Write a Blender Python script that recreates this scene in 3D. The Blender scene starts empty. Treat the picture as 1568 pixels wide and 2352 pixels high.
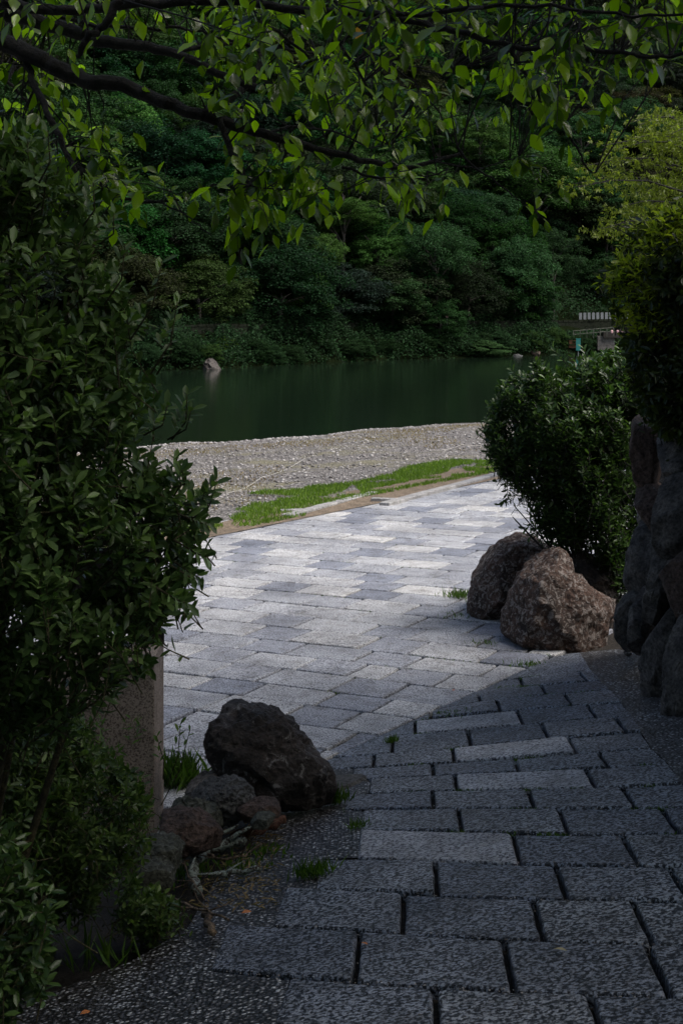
import bpy, bmesh, math, random
import numpy as np
from mathutils import Vector, noise, Matrix

random.seed(7)
rng = np.random.default_rng(11)
sc = bpy.context.scene
R = math.radians

# ------------------------------------------------------------------ camera, sky, sun, exposure
F = 3575.0            # focal length in picture units (picture is 1568 x 2352 of them)
CZ = 2.75             # camera height above the plaza
V0 = 699.4            # horizon row
U0 = 784.0
cam = bpy.data.cameras.new('camera')
co = bpy.data.objects.new('camera', cam); sc.collection.objects.link(co)
cam.sensor_fit = 'VERTICAL'; cam.sensor_height = 36.0; cam.sensor_width = 24.0
cam.lens = 36.0 * F / 2352.0
cam.shift_y = -(1176.0 - V0) / 2352.0
cam.clip_start = 0.1; cam.clip_end = 2000
co.location = (0, 0, CZ); co.rotation_euler = (R(90), 0, 0)
cam.dof.use_dof = True; cam.dof.focus_distance = 8.0; cam.dof.aperture_fstop = 16.0
sc.camera = co

w = bpy.data.worlds.new('World'); sc.world = w; w.use_nodes = True
nt = w.node_tree; bg = nt.nodes['Background']
sky = nt.nodes.new('ShaderNodeTexSky'); sky.sky_type = 'NISHITA'; sky.sun_disc = False
SUN_EL, SUN_AZ = R(58), R(108)
sky.sun_elevation = SUN_EL; sky.sun_rotation = SUN_AZ
sky.air_density = 1.2; sky.dust_density = 4.0; sky.ozone_density = 1.0
nt.links.new(sky.outputs[0], bg.inputs[0]); bg.inputs[1].default_value = 0.075
sun = bpy.data.lights.new('sun', 'SUN'); sun.energy = 2.7; sun.angle = R(44); sun.color = (1.0, 0.96, 0.9)
so = bpy.data.objects.new('sun', sun); sc.collection.objects.link(so)
# sun azimuth measured like the sky's (0 = +Y, clockwise seen from above is negative here)
sd = Vector((math.sin(SUN_AZ) * math.cos(SUN_EL), math.cos(SUN_AZ) * math.cos(SUN_EL), math.sin(SUN_EL)))
so.rotation_euler = (-sd).to_track_quat('-Z', 'Y').to_euler()
so.location = (0, 10, 40)
sc.view_settings.view_transform = 'Standard'; sc.view_settings.look = 'None'
sc.view_settings.exposure = 0.92; sc.view_settings.gamma = 1.0
sc.cycles.max_bounces = 6; sc.cycles.transparent_max_bounces = 4
sc.cycles.diffuse_bounces = 3; sc.cycles.glossy_bounces = 3; sc.cycles.transmission_bounces = 4

# ------------------------------------------------------------------ helpers
C = sc.collection
def tag(o, label=None, cat=None, group=None, kind=None):
    if label: o['label'] = label
    if cat: o['category'] = cat
    if group: o['group'] = group
    if kind: o['kind'] = kind
    return o
def link(name, me, mat=None, parent=None, smooth=False):
    o = bpy.data.objects.new(name, me); C.objects.link(o)
    if mat is not None and len(me.materials) == 0: me.materials.append(mat)
    if parent is not None: o.parent = parent
    if smooth: me.shade_smooth()
    return o
def thing(name, loc, label, cat, group=None):
    o = bpy.data.objects.new(name, None); C.objects.link(o); o.location = loc
    o.empty_display_size = 0.1
    return tag(o, label, cat, group)
class MB:
    """collects polygons; .build links ONE mesh object; points are world points, origin subtracted"""
    def __init__(s): s.v = []; s.f = []; s.m = []
    def poly(s, pts, m=0):
        b = len(s.v); s.v += [tuple(p) for p in pts]; s.f.append(tuple(range(b, b + len(pts)))); s.m.append(m)
    def add(s, vs, fs, m=0):
        b = len(s.v); s.v += [tuple(p) for p in vs]
        for f in fs: s.f.append(tuple(i + b for i in f)); s.m.append(m)
    def box(s, c, sz, rz=0, m=0):
        x, y, z = sz[0] / 2, sz[1] / 2, sz[2] / 2
        ca, sa = math.cos(rz), math.sin(rz); vs = []
        for dz in (-z, z):
            for dx, dy in ((-x, -y), (x, -y), (x, y), (-x, y)):
                vs.append((c[0] + dx * ca - dy * sa, c[1] + dx * sa + dy * ca, c[2] + dz))
        s.add(vs, [(3, 2, 1, 0), (4, 5, 6, 7), (0, 1, 5, 4), (1, 2, 6, 5), (2, 3, 7, 6), (3, 0, 4, 7)], m)
    def tube(s, pts, rad, n=6, m=0, cap=True):
        pts = [Vector(p) for p in pts]
        b = len(s.v); k = len(pts)
        up = Vector((0.13, 0.2, 1)).normalized()
        for i, p in enumerate(pts):
            t = (pts[min(i + 1, k - 1)] - pts[max(i - 1, 0)])
            if t.length < 1e-9: t = Vector((0, 0, 1))
            t.normalize()
            a = t.cross(up)
            if a.length < 0.05: a = t.cross(Vector((1, 0, 0)))
            a.normalize(); c = t.cross(a)
            r = rad[i] if hasattr(rad, '__len__') else rad
            for j in range(n):
                an = 2 * math.pi * j / n
                s.v.append(tuple(p + a * (r * math.cos(an)) + c * (r * math.sin(an))))
        for i in range(k - 1):
            for j in range(n):
                j2 = (j + 1) % n
                s.f.append((b + i * n + j, b + i * n + j2, b + (i + 1) * n + j2, b + (i + 1) * n + j)); s.m.append(m)
        if cap:
            s.f.append(tuple(b + j for j in range(n))[::-1]); s.m.append(m)
            s.f.append(tuple(b + (k - 1) * n + j for j in range(n))); s.m.append(m)
    def build(s, name, mats, parent=None, smooth=False, origin=None):
        if origin is None and parent is not None: origin = parent.location
        me = bpy.data.meshes.new(name)
        vs = s.v
        if origin is not None:
            ox, oy, oz = origin; vs = [(x - ox, y - oy, z - oz) for x, y, z in s.v]
        me.from_pydata(vs, [], s.f)
        if not isinstance(mats, (list, tuple)): mats = [mats]
        for mm in mats: me.materials.append(mm)
        if len(mats) > 1: me.polygons.foreach_set('material_index', s.m)
        o = link(name, me, None, parent, smooth)
        if parent is None and origin is not None: o.location = origin
        return o

def np_mesh(name, V, Fc, mat, parent=None, smooth=True, origin=None, mi=None, mats=None):
    """V (n,3), Fc (m,k) uniform polygons"""
    if origin is None and parent is not None: origin = parent.location
    if origin is not None: V = V - np.array(tuple(origin))
    me = bpy.data.meshes.new(name)
    n, m, k = len(V), len(Fc), Fc.shape[1]
    me.vertices.add(n); me.vertices.foreach_set('co', V.astype(np.float32).ravel())
    me.loops.add(m * k); me.loops.foreach_set('vertex_index', Fc.astype(np.int32).ravel())
    me.polygons.add(m); me.polygons.foreach_set('loop_start', np.arange(0, m * k, k, dtype=np.int32))
    try: me.polygons.foreach_set('loop_total', np.full(m, k, dtype=np.int32))
    except Exception: pass
    for mm in (mats or [mat]): me.materials.append(mm)
    if mi is not None: me.polygons.foreach_set('material_index', mi.astype(np.int32))
    me.update(calc_edges=True)
    if smooth: me.shade_smooth()
    o = link(name, me, None, parent)
    if parent is None and origin is not None: o.location = origin
    return o

# leaf templates: columns = along, across, lift
T_BIG = (np.array([[0,0,0],[.16,.27,.02],[.42,.5,.05],[.72,.34,.0],[1,0,-.12],[.72,-.34,.0],[.42,-.5,.05],[.16,-.27,.02],[.16,0,-.02],[.42,0,-.02],[.72,0,-.05]]),
  np.array([[0,1,8],[0,8,7],[8,1,2],[8,2,9],[8,9,6],[8,6,7],[9,2,3],[9,3,10],[9,10,5],[9,5,6],[10,3,4],[10,4,5]]))
T_MED = (np.array([[0,0,0],[.35,.36,.05],[.72,.42,.03],[1,0,-.06],[.72,-.42,.03],[.35,-.36,.05],[.5,0,-.03]]),
  np.array([[0,1,6],[1,2,6],[2,3,6],[3,4,6],[4,5,6],[5,0,6]]))
T_THIN = (np.array([[0,0,0],[.4,.5,.05],[1,0,-.1],[.4,-.5,.05],[.45,0,-.04]]),
  np.array([[0,1,4],[1,2,4],[2,3,4],[3,0,4]]))
T_CARD = (np.array([[0,0,0],[.5,.5,.08],[1,0,0],[.5,-.5,-.04]]), np.array([[0,1,2,3]]))
def nrm(a): return a / np.maximum(np.linalg.norm(a, axis=1, keepdims=True), 1e-9)
def leaves(P, D, N, L, W, T):
    tv, tf = T
    D = nrm(D); S = nrm(np.cross(D, N)); N2 = nrm(np.cross(S, D))
    n, k = len(P), len(tv)
    L = np.broadcast_to(L, (n,)); W = np.broadcast_to(W, (n,))
    V = (P[:, None] + D[:, None] * (tv[None, :, 0:1] * L[:, None, None]) + S[:, None] * (tv[None, :, 1:2] * W[:, None, None])
         + N2[:, None] * (tv[None, :, 2:3] * L[:, None, None]))
    Fc = tf[None] + (np.arange(n) * k)[:, None, None]
    return V.reshape(-1, 3), Fc.reshape(-1, tf.shape[1])

# ------------------------------------------------------------------ picture <-> place
CX0, CY0 = 0.07, 9.68                         # a point of the crease where the ramp meets the plaza
CN = (0.844, -0.536)                          # uphill direction of the ramp
RS = 0.21
def dcr(x, y): return (x - CX0) * CN[0] + (y - CY0) * CN[1]
def rampz(x, y): return RS * dcr(x, y)
def surf(x, y): return max(0.0, rampz(x, y)) if y < 17 else 0.0
def at(u, v, Y): return Vector(((u - U0) / F * Y, Y, CZ - (v - V0) / F * Y))
def at0(u, v, z=0.0):
    Y = F * (CZ - z) / (v - V0); return Vector(((u - U0) / F * Y, Y, z))
def atr(u, v, dz=0.0):
    """hit the ramp plane (raised by dz)"""
    dx, dv = (u - U0) / F, (v - V0) / F
    t = (CZ - dz - RS * (-CX0 * CN[0] - CY0 * CN[1])) / (dv + RS * (dx * CN[0] + CN[1]))
    return Vector((dx * t, t, CZ - dv * t))
def atg(u, v):
    p = at0(u, v)
    return p if dcr(p.x, p.y) < 0 else atr(u, v)

# ------------------------------------------------------------------ materials
def mat(name):
    m = bpy.data.materials.new(name); m.use_nodes = True
    n = m.node_tree.nodes; return m, n, m.node_tree.links, n['Principled BSDF']
def N(n, t, **k):
    x = n.new(t)
    for a, b in k.items(): setattr(x, a, b)
    return x
def ramp(n, cols):
    r = n.new('ShaderNodeValToRGB'); e = r.color_ramp.elements
    while len(e) < len(cols): e.new(0.5)
    for i, (p, c) in enumerate(cols): e[i].position = p; e[i].color = (*c, 1) if len(c) == 3 else c
    return r
def noise_n(n, l, co_, scale, detail=4, rough=0.55, dist=0.0):
    t = N(n, 'ShaderNodeTexNoise'); t.inputs['Scale'].default_value = scale
    t.inputs['Detail'].default_value = detail; t.inputs['Roughness'].default_value = rough; t.inputs['Distortion'].default_value = dist
    l.new(co_, t.inputs['Vector']); return t
def mixc(n, l, fac, a, b, mode='MIX'):
    x = N(n, 'ShaderNodeMix', data_type='RGBA', blend_type=mode)
    for sock, val in ((x.inputs[0], fac), (x.inputs[6], a), (x.inputs[7], b)):
        if hasattr(val, 'is_linked') or hasattr(val, 'links'): l.new(val, sock)
        elif isinstance(val, (int, float)): sock.default_value = val
        else: sock.default_value = (*val, 1)
    return x.outputs[2]

def leaf_mat(name, c1, c2, trans=0.35, rough=0.4, tcol=None, spec=0.4, objcol=False, skew=.6):
    m, n, l, p = mat(name)
    g = N(n, 'ShaderNodeNewGeometry'); r = ramp(n, [(0, c1), (skew, tuple((a + b) * .35 for a, b in zip(c1, c2))), (1, c2)])
    l.new(g.outputs['Random Per Island'], r.inputs[0]); col = r.outputs[0]
    tc = N(n, 'ShaderNodeTexCoord')
    if objcol:
        oi = N(n, 'ShaderNodeObjectInfo'); col = mixc(n, l, 1.0, col, oi.outputs['Color'], 'MULTIPLY')
    l.new(col, p.inputs['Base Color']); p.inputs['Roughness'].default_value = rough
    p.inputs['Specular IOR Level'].default_value = spec
    t = N(n, 'ShaderNodeBsdfTranslucent')
    tc2 = mixc(n, l, 1.0, col, tcol or (1.6, 1.9, 0.7), 'MULTIPLY'); l.new(tc2, t.inputs[0])
    mx = N(n, 'ShaderNodeMixShader'); mx.inputs[0].default_value = trans
    l.new(p.outputs[0], mx.inputs[1]); l.new(t.outputs[0], mx.inputs[2])
    l.new(mx.outputs[0], n['Material Output'].inputs[0])
    return m

def granite_mat(name, base, dark, speck=0.8, scale=1.0, rough=0.5, bump=0.6, th=(.40, .52)):
    m, n, l, p = mat(name)
    tc = N(n, 'ShaderNodeTexCoord'); o = tc.outputs['Object']
    g = N(n, 'ShaderNodeNewGeometry')
    a = noise_n(n, l, o, 75 * scale, 4, 0.65, 0.15); r = ramp(n, [(th[0], dark), (th[1], base)])
    l.new(a.outputs[0], r.inputs[0])
    big = noise_n(n, l, o, 1.3, 4, 0.6); rb = ramp(n, [(0.32, (.60, .60, .61)), (0.6, (1.05, 1.04, 1.02))]); l.new(big.outputs[0], rb.inputs[0])
    c = mixc(n, l, 1.0, r.outputs[0], rb.outputs[0], 'MULTIPLY')
    st = noise_n(n, l, o, 7, 6, 0.7, .5); rs_ = ramp(n, [(0.34, (.62, .60, .57)), (0.52, (1, 1, 1))]); l.new(st.outputs[0], rs_.inputs[0]); c = mixc(n, l, 1.0, c, rs_.outputs[0], 'MULTIPLY')
    ri = ramp(n, [(0, (.70, .72, .77)), (.5, (.95, .95, .96)), (1, (1.12, 1.10, 1.06))]); l.new(g.outputs['Random Per Island'], ri.inputs[0])
    c = mixc(n, l, 1.0, c, ri.outputs[0], 'MULTIPLY')
    l.new(c, p.inputs['Base Color'])
    rr = ramp(n, [(0.35, (rough + .2,) * 3), (0.65, (rough,) * 3)]); l.new(a.outputs[0], rr.inputs[0]); l.new(rr.outputs[0], p.inputs['Roughness'])
    b2 = noise_n(n, l, o, 42 * scale, 4, 0.7, 0.25)
    ad = N(n, 'ShaderNodeMath', operation='ADD'); l.new(b2.outputs[0], ad.inputs[0])
    mu = N(n, 'ShaderNodeMath', operation='MULTIPLY'); mu.inputs[1].default_value = 0.5; l.new(a.outputs[0], mu.inputs[0]); l.new(mu.outputs[0], ad.inputs[1])
    bp = N(n, 'ShaderNodeBump'); bp.inputs['Strength'].default_value = bump; bp.inputs['Distance'].default_value = 0.016
    l.new(ad.outputs[0], bp.inputs['Height']); l.new(bp.outputs[0], p.inputs['Normal'])
    return m

M = {}
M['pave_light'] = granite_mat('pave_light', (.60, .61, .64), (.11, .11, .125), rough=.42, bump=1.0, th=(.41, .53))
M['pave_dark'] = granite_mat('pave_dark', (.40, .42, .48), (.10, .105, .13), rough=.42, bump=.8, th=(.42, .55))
M['ramp_pave'] = granite_mat('ramp_pave', (.40, .44, .52), (.012, .014, .020), rough=.27, bump=1.0, scale=.85, th=(.47, .57))  # darker than the plaza granite; foreground shade put into its colour
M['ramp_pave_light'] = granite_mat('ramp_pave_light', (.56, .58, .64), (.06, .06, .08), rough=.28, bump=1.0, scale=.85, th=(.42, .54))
M['granite_post'] = granite_mat('granite_post', (.52, .42, .34), (.16, .12, .095), scale=1.3, rough=.75, bump=.25)
M['kerb'] = granite_mat('kerb', (.33, .33, .34), (.14, .14, .145), rough=.7, bump=.3)

def rock_mat(name, c1, c2, lichen=None, lscale=14, lth=0.62, rough=.8, lcol=(.45, .45, .42)):
    m, n, l, p = mat(name)
    tc = N(n, 'ShaderNodeTexCoord'); o = tc.outputs['Object']
    a = noise_n(n, l, o, 5, 8, 0.65, 0.3); r = ramp(n, [(0.33, c1), (0.68, c2)]); l.new(a.outputs[0], r.inputs[0])
    c = r.outputs[0]
    f = noise_n(n, l, o, 48, 6, 0.7); rf = ramp(n, [(0.36, (.35, .35, .35)), (0.62, (1.4, 1.4, 1.4))]); l.new(f.outputs[0], rf.inputs[0])
    c = mixc(n, l, 1.0, c, rf.outputs[0], 'MULTIPLY')
    if lichen:
        v = noise_n(n, l, o, lscale, 8, 0.72, 0.9); rl = ramp(n, [(lth, (0, 0, 0)), (lth + 0.05, (1, 1, 1))]); l.new(v.outputs[0], rl.inputs[0])
        mu = N(n, 'ShaderNodeMath', operation='MULTIPLY'); mu.inputs[1].default_value = lichen; l.new(rl.outputs[0], mu.inputs[0])
        c = mixc(n, l, mu.outputs[0], c, lcol)
    l.new(c, p.inputs['Base Color']); p.inputs['Roughness'].default_value = rough
    p.inputs['Specular IOR Level'].default_value = .35
    b = noise_n(n, l, o, 16, 10, 0.75, .3)
    bp = N(n, 'ShaderNodeBump'); bp.inputs['Strength'].default_value = 1.0; bp.inputs['Distance'].default_value = 0.05
    l.new(b.outputs[0], bp.inputs['Height']); l.new(bp.outputs[0], p.inputs['Normal'])
    return m
M['rock_black'] = rock_mat('rock_black', (.012, .010, .009), (.085, .068, .06), .85, 13, .58, .5, (.24, .23, .22))
M['rock_brown'] = rock_mat('rock_brown', (.028, .018, .014), (.12, .07, .052), .85, 24, .52, lcol=(.29, .255, .235))
M['rock_grey'] = rock_mat('rock_grey', (.045, .047, .05), (.15, .15, .15), .4, 20, .6, lcol=(.25, .25, .24))
M['rock_green'] = rock_mat('rock_green', (.045, .05, .038), (.14, .145, .115), .3, 20, .6)
M['rock_rust'] = rock_mat('rock_rust', (.05, .035, .03), (.15, .10, .08), .3, 30, .62)
M['rock_pale'] = rock_mat('rock_pale', (.10, .09, .08), (.28, .25, .23), .3, 20, .6)
M['wall_rock'] = rock_mat('wall_rock', (.028, .028, .029), (.20, .18, .165), .3, 9, .6, lcol=(.2, .17, .14))
M['concrete'] = rock_mat('concrete', (.09, .085, .08), (.17, .165, .155))
M['bark'] = rock_mat('bark', (.006, .005, .005), (.028, .024, .022), .6, 22, .66, lcol=(.12, .13, .12))
M['bark_lichen'] = rock_mat('bark_lichen', (.04, .03, .025), (.12, .095, .075), .9, 45, .46, lcol=(.38, .45, .41))
M['bark_red'] = rock_mat('bark_red', (.10, .045, .028), (.26, .12, .075), .5, 45, .6, lcol=(.22, .25, .22))
M['twig'] = rock_mat('twig', (.09, .065, .045), (.30, .22, .15))
M['stem'] = rock_mat('stem', (.05, .045, .02), (.11, .095, .04))
M['trunk_far'] = rock_mat('trunk_far', (.03, .026, .022), (.09, .08, .07))
M['soil'] = rock_mat('soil', (.012, .009, .007), (.045, .035, .026))
M['sand'] = rock_mat('sand', (.13, .10, .07), (.25, .19, .135))
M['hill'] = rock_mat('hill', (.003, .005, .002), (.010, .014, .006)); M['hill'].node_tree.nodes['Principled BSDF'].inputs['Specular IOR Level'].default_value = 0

def pebble_mat():
    m, n, l, p = mat('washed_pebble')
    tc = N(n, 'ShaderNodeTexCoord'); o = tc.outputs['Object']
    ds = noise_n(n, l, o, 30, 2, .5)
    wv = N(n, 'ShaderNodeVectorMath', operation='SCALE'); wv.inputs[3].default_value = .012; l.new(ds.outputs[1], wv.inputs[0])
    av = N(n, 'ShaderNodeVectorMath', operation='ADD'); l.new(o, av.inputs[0]); l.new(wv.outputs[0], av.inputs[1])
    v = N(n, 'ShaderNodeTexVoronoi'); v.inputs['Scale'].default_value = 58; l.new(av.outputs[0], v.inputs['Vector'])
    sep = N(n, 'ShaderNodeSeparateColor'); l.new(v.outputs['Color'], sep.inputs[0])
    pc = ramp(n, [(0, (.04, .04, .045)), (.45, (.13, .13, .14)), (.75, (.32, .33, .36)), (1, (.7, .73, .76))]); l.new(sep.outputs[0], pc.inputs[0])
    edge = ramp(n, [(0.34, (1, 1, 1)), (0.52, (0, 0, 0))]); l.new(v.outputs['Distance'], edge.inputs[0])
    c = mixc(n, l, edge.outputs[0], (.014, .012, .010), pc.outputs[0])
    big = noise_n(n, l, o, 2.2, 5, .6); rb = ramp(n, [(0.35, (.5, .46, .42)), (.65, (1, 1, 1))]); l.new(big.outputs[0], rb.inputs[0])
    c = mixc(n, l, 1.0, c, rb.outputs[0], 'MULTIPLY')
    l.new(c, p.inputs['Base Color']); p.inputs['Roughness'].default_value = .42
    bp = N(n, 'ShaderNodeBump'); bp.invert = True; bp.inputs['Strength'].default_value = 1.0; bp.inputs['Distance'].default_value = .01
    l.new(v.outputs['Distance'], bp.inputs['Height']); l.new(bp.outputs[0], p.inputs['Normal'])
    return m
M['pebble'] = pebble_mat()

def gravel_mat():
    m, n, l, p = mat('gravel')
    tc = N(n, 'ShaderNodeTexCoord'); o = tc.outputs['Object']
    v = N(n, 'ShaderNodeTexVoronoi'); v.inputs['Scale'].default_value = 21; l.new(o, v.inputs['Vector'])
    sep = N(n, 'ShaderNodeSeparateColor'); l.new(v.outputs['Color'], sep.inputs[0])
    pc = ramp(n, [(0, (.07, .063, .06)), (.35, (.15, .138, .132)), (.75, (.21, .195, .19)), (1, (.38, .36, .35))]); l.new(sep.outputs[0], pc.inputs[0])
    e = ramp(n, [(0.4, (1, 1, 1)), (.75, (.35, .33, .3))]); l.new(v.outputs['Distance'], e.inputs[0])
    c = mixc(n, l, 1.0, pc.outputs[0], e.outputs[0], 'MULTIPLY')
    g = noise_n(n, l, o, .55, 6, .65, .4); rg = ramp(n, [(.50, (0, 0, 0)), (.62, (1, 1, 1))]); l.new(g.outputs[0], rg.inputs[0])
    fac = N(n, 'ShaderNodeMath', operation='MULTIPLY'); fac.inputs[1].default_value = .55; l.new(rg.outputs[0], fac.inputs[0])
    c = mixc(n, l, fac.outputs[0], c, (.17, .155, .075))
    l.new(c, p.inputs['Base Color']); p.inputs['Roughness'].default_value = .85
    bp = N(n, 'ShaderNodeBump'); bp.invert = True; bp.inputs['Strength'].default_value = 1.0; bp.inputs['Distance'].default_value = .05
    l.new(v.outputs['Distance'], bp.inputs['Height']); l.new(bp.outputs[0], p.inputs['Normal'])
    return m
M['gravel'] = gravel_mat()
def simple(name, c, rough=.6, metal=0.0):
    m, n, l, p = mat(name)
    tc = N(n, 'ShaderNodeTexCoord'); a = noise_n(n, l, tc.outputs['Object'], 9, 5, .6)
    r = ramp(n, [(0.3, tuple(x * .7 for x in c)), (.7, tuple(min(1, x * 1.15) for x in c))]); l.new(a.outputs[0], r.inputs[0])
    l.new(r.outputs[0], p.inputs['Base Color']); p.inputs['Roughness'].default_value = rough; p.inputs['Metallic'].default_value = metal
    return m
def stones_mat():
    m, n, l, p = mat('loose_stone'); g = N(n, 'ShaderNodeNewGeometry')
    r = ramp(n, [(0, (.09, .08, .078)), (.5, (.20, .185, .18)), (1, (.42, .40, .39))]); l.new(g.outputs['Random Per Island'], r.inputs[0])
    l.new(r.outputs[0], p.inputs['Base Color']); p.inputs['Roughness'].default_value = .8; return m
M['loose'] = stones_mat()
M['white_paint'] = simple('white_paint', (.24, .25, .26))
M['steel_dark'] = simple('steel_dark', (.035, .032, .03), .45, .6)
M['teal'] = simple('teal', (.02, .20, .18), .5)
M['brown_board'] = simple('brown_board', (.16, .06, .025))
M['rope'] = simple('rope', (.42, .40, .37), .8)
M['dark_wood'] = simple('dark_wood', (.03, .024, .02))
M['pink'] = simple('pink', (.7, .4, .42))
M['orange_leaf'] = simple('orange_leaf', (.42, .14, .03))
M['pale_leaf'] = simple('pale_leaf', (.38, .33, .18))
M['pink_leaf'] = simple('pink_leaf', (.45, .22, .18))
M['paper'] = simple('paper', (.6, .58, .5))
M['lf_cherry'] = leaf_mat('lf_cherry', (.012, .036, .003), (.34, .50, .02), .6, .22, (1.6, 2.0, .4), 1.0)
M['lf_left'] = leaf_mat('lf_left', (.038, .08, .022), (.16, .25, .08), .25, .36, (1.6, 1.9, .7))
M['lf_low'] = leaf_mat('lf_low', (.035, .07, .018), (.13, .20, .05), .3, .4)
M['lf_mid'] = leaf_mat('lf_mid', (.022, .052, .014), (.08, .14, .036), .25, .36)
M['lf_wall'] = leaf_mat('lf_wall', (.02, .042, .014), (.07, .10, .022), .3, .36, (1.8, 1.8, .5))
M['lf_lit_edge'] = leaf_mat('lf_lit_edge', (.22, .28, .025), (.42, .46, .05), .45, .4)  # leaf colour that stands in for light on the hedge rim
M['lf_maple'] = leaf_mat('lf_maple', (.09, .12, .012), (.20, .25, .025), .45, .5, (1.5, 1.7, .6))
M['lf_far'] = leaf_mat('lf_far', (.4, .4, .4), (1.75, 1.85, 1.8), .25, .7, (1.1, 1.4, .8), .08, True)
M['grass'] = leaf_mat('grass', (.08, .15, .014), (.18, .28, .035), .4, .5)
M['weed'] = leaf_mat('weed', (.05, .11, .015), (.12, .2, .03), .4, .5)
M['dry_grass'] = leaf_mat('dry_grass', (.16, .11, .05), (.3, .22, .11), .3, .6)

def water_mat():
    m, n, l, p = mat('river_water')
    tc = N(n, 'ShaderNodeTexCoord'); mp = N(n, 'ShaderNodeMapping'); mp.inputs['Scale'].default_value = (1.2, 2.2, 1)
    l.new(tc.outputs['Object'], mp.inputs[0])
    a = noise_n(n, l, mp.outputs[0], 1.6, 3, .5)
    bp = N(n, 'ShaderNodeBump'); bp.inputs['Strength'].default_value = .16; bp.inputs['Distance'].default_value = .05
    l.new(a.outputs[0], bp.inputs['Height']); l.new(bp.outputs[0], p.inputs['Normal'])
    p.inputs['Base Color'].default_value = (.007, .014, .008, 1); p.inputs['Roughness'].default_value = .07
    p.inputs['IOR'].default_value = 1.33
    return m
M['water'] = water_mat()

# ------------------------------------------------------------------ the setting: ground, beach, river, far bank
BK = [(-90, 40), (-60, 60), (-25, 86), (-8, 101), (2.2, 116), (9, 121), (17, 128), (30, 139), (60, 158), (120, 190)]
def bankY(x):
    for (x0, y0), (x1, y1) in zip(BK, BK[1:]):
        if x <= x1: return y0 + (y1 - y0) * (x - x0) / (x1 - x0)
    return BK[-1][1]
WZ = -1.4
K0, K1 = at0(640, 1188), at0(1130, 1092)          # kerb line
kd = (K1 - K0).normalized(); kn = Vector((-kd.y, kd.x, 0))   # towards the river
def ek(x, y): return (x - K0.x) * kn.x + (y - K0.y) * kn.y
def shoreY(x):
    # near shore as seen: left at 45 m, right at 54 m
    return 45.3 + (x + 5.1) * .90 + .45 * math.sin(x * .9) + .25 * math.sin(x * 2.3)
def beachz(x, y):
    e = ek(x, y)
    if e <= 0: return 0.0
    s = (shoreY(x) - y) * .62
    t = e / max(e + s, .1) if s > -e * .5 else 1.3
    t = max(0, min(1.6, t))
    return WZ * (0.35 * t + 0.65 * t ** 2) if t < 1 else WZ - (t - 1) * 3
def grid(name, x0, x1, y0, y1, nx, ny, fn, m, kind='structure', smooth=True):
    X = np.linspace(x0, x1, nx); Y = np.linspace(y0, y1, ny)
    V = np.array([(x, y, fn(x, y)) for y in Y for x in X])
    i = np.arange(nx - 1)[None] + (np.arange(ny - 1) * nx)[:, None]
    Fc = np.stack([i, i + 1, i + 1 + nx, i + nx], -1).reshape(-1, 4)
    o = np_mesh(name, V, Fc, m, smooth=smooth); tag(o, kind=kind); return o
def nz(x, y, s, a): return a * noise.fractal(Vector((x * s, y * s, 3.1)), 1.0, 2.0, 4)
def groundz(x, y):
    d = dcr(x, y)
    z = max(0, min(RS * d, 2.2)) - .045
    if ek(x, y) > 0: z = beachz(x, y) - .06
    return z
grid('ground', -14, 16, -14, 27, 121, 165, lambda x, y: groundz(x, y) + nz(x, y, 2.5, .006) - (.05 if y > 18.5 and ek(x, y) > -.4 else 0), M['soil'])
def bz(x, y):
    return beachz(x, y) + (nz(x, y, .9, .03) + nz(x, y, 5, .012) if ek(x, y) > .2 else -.06)
grid('gravel_beach', -26, 30, 10, 80, 260, 420, bz, M['gravel'])
grid('river_bed', -150, 170, 30, 210, 20, 20, lambda x, y: -3.2, M['soil'])
np_w = grid('river_water', -150, 170, 24, 215, 2, 2, lambda x, y: WZ, M['water'])
def hillz(x, y):
    e = (y - bankY(x)) * .8
    if e < 0: return WZ + e * .6
    if e < 1.2: return WZ + e * 1.2
    if e < 3: return WZ + 1.44 + (e - 1.2) * .1
    if e < 3.3: return .22 + (e - 3) * 3.5
    if e < 6: return 1.27 + (e - 3.3) * .05
    return 1.4 + .72 * (e - 6) + nz(x, y, .06, 2.0)
grid('hillside', -150, 170, 38, 330, 160, 190, hillz, M['hill'])

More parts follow.
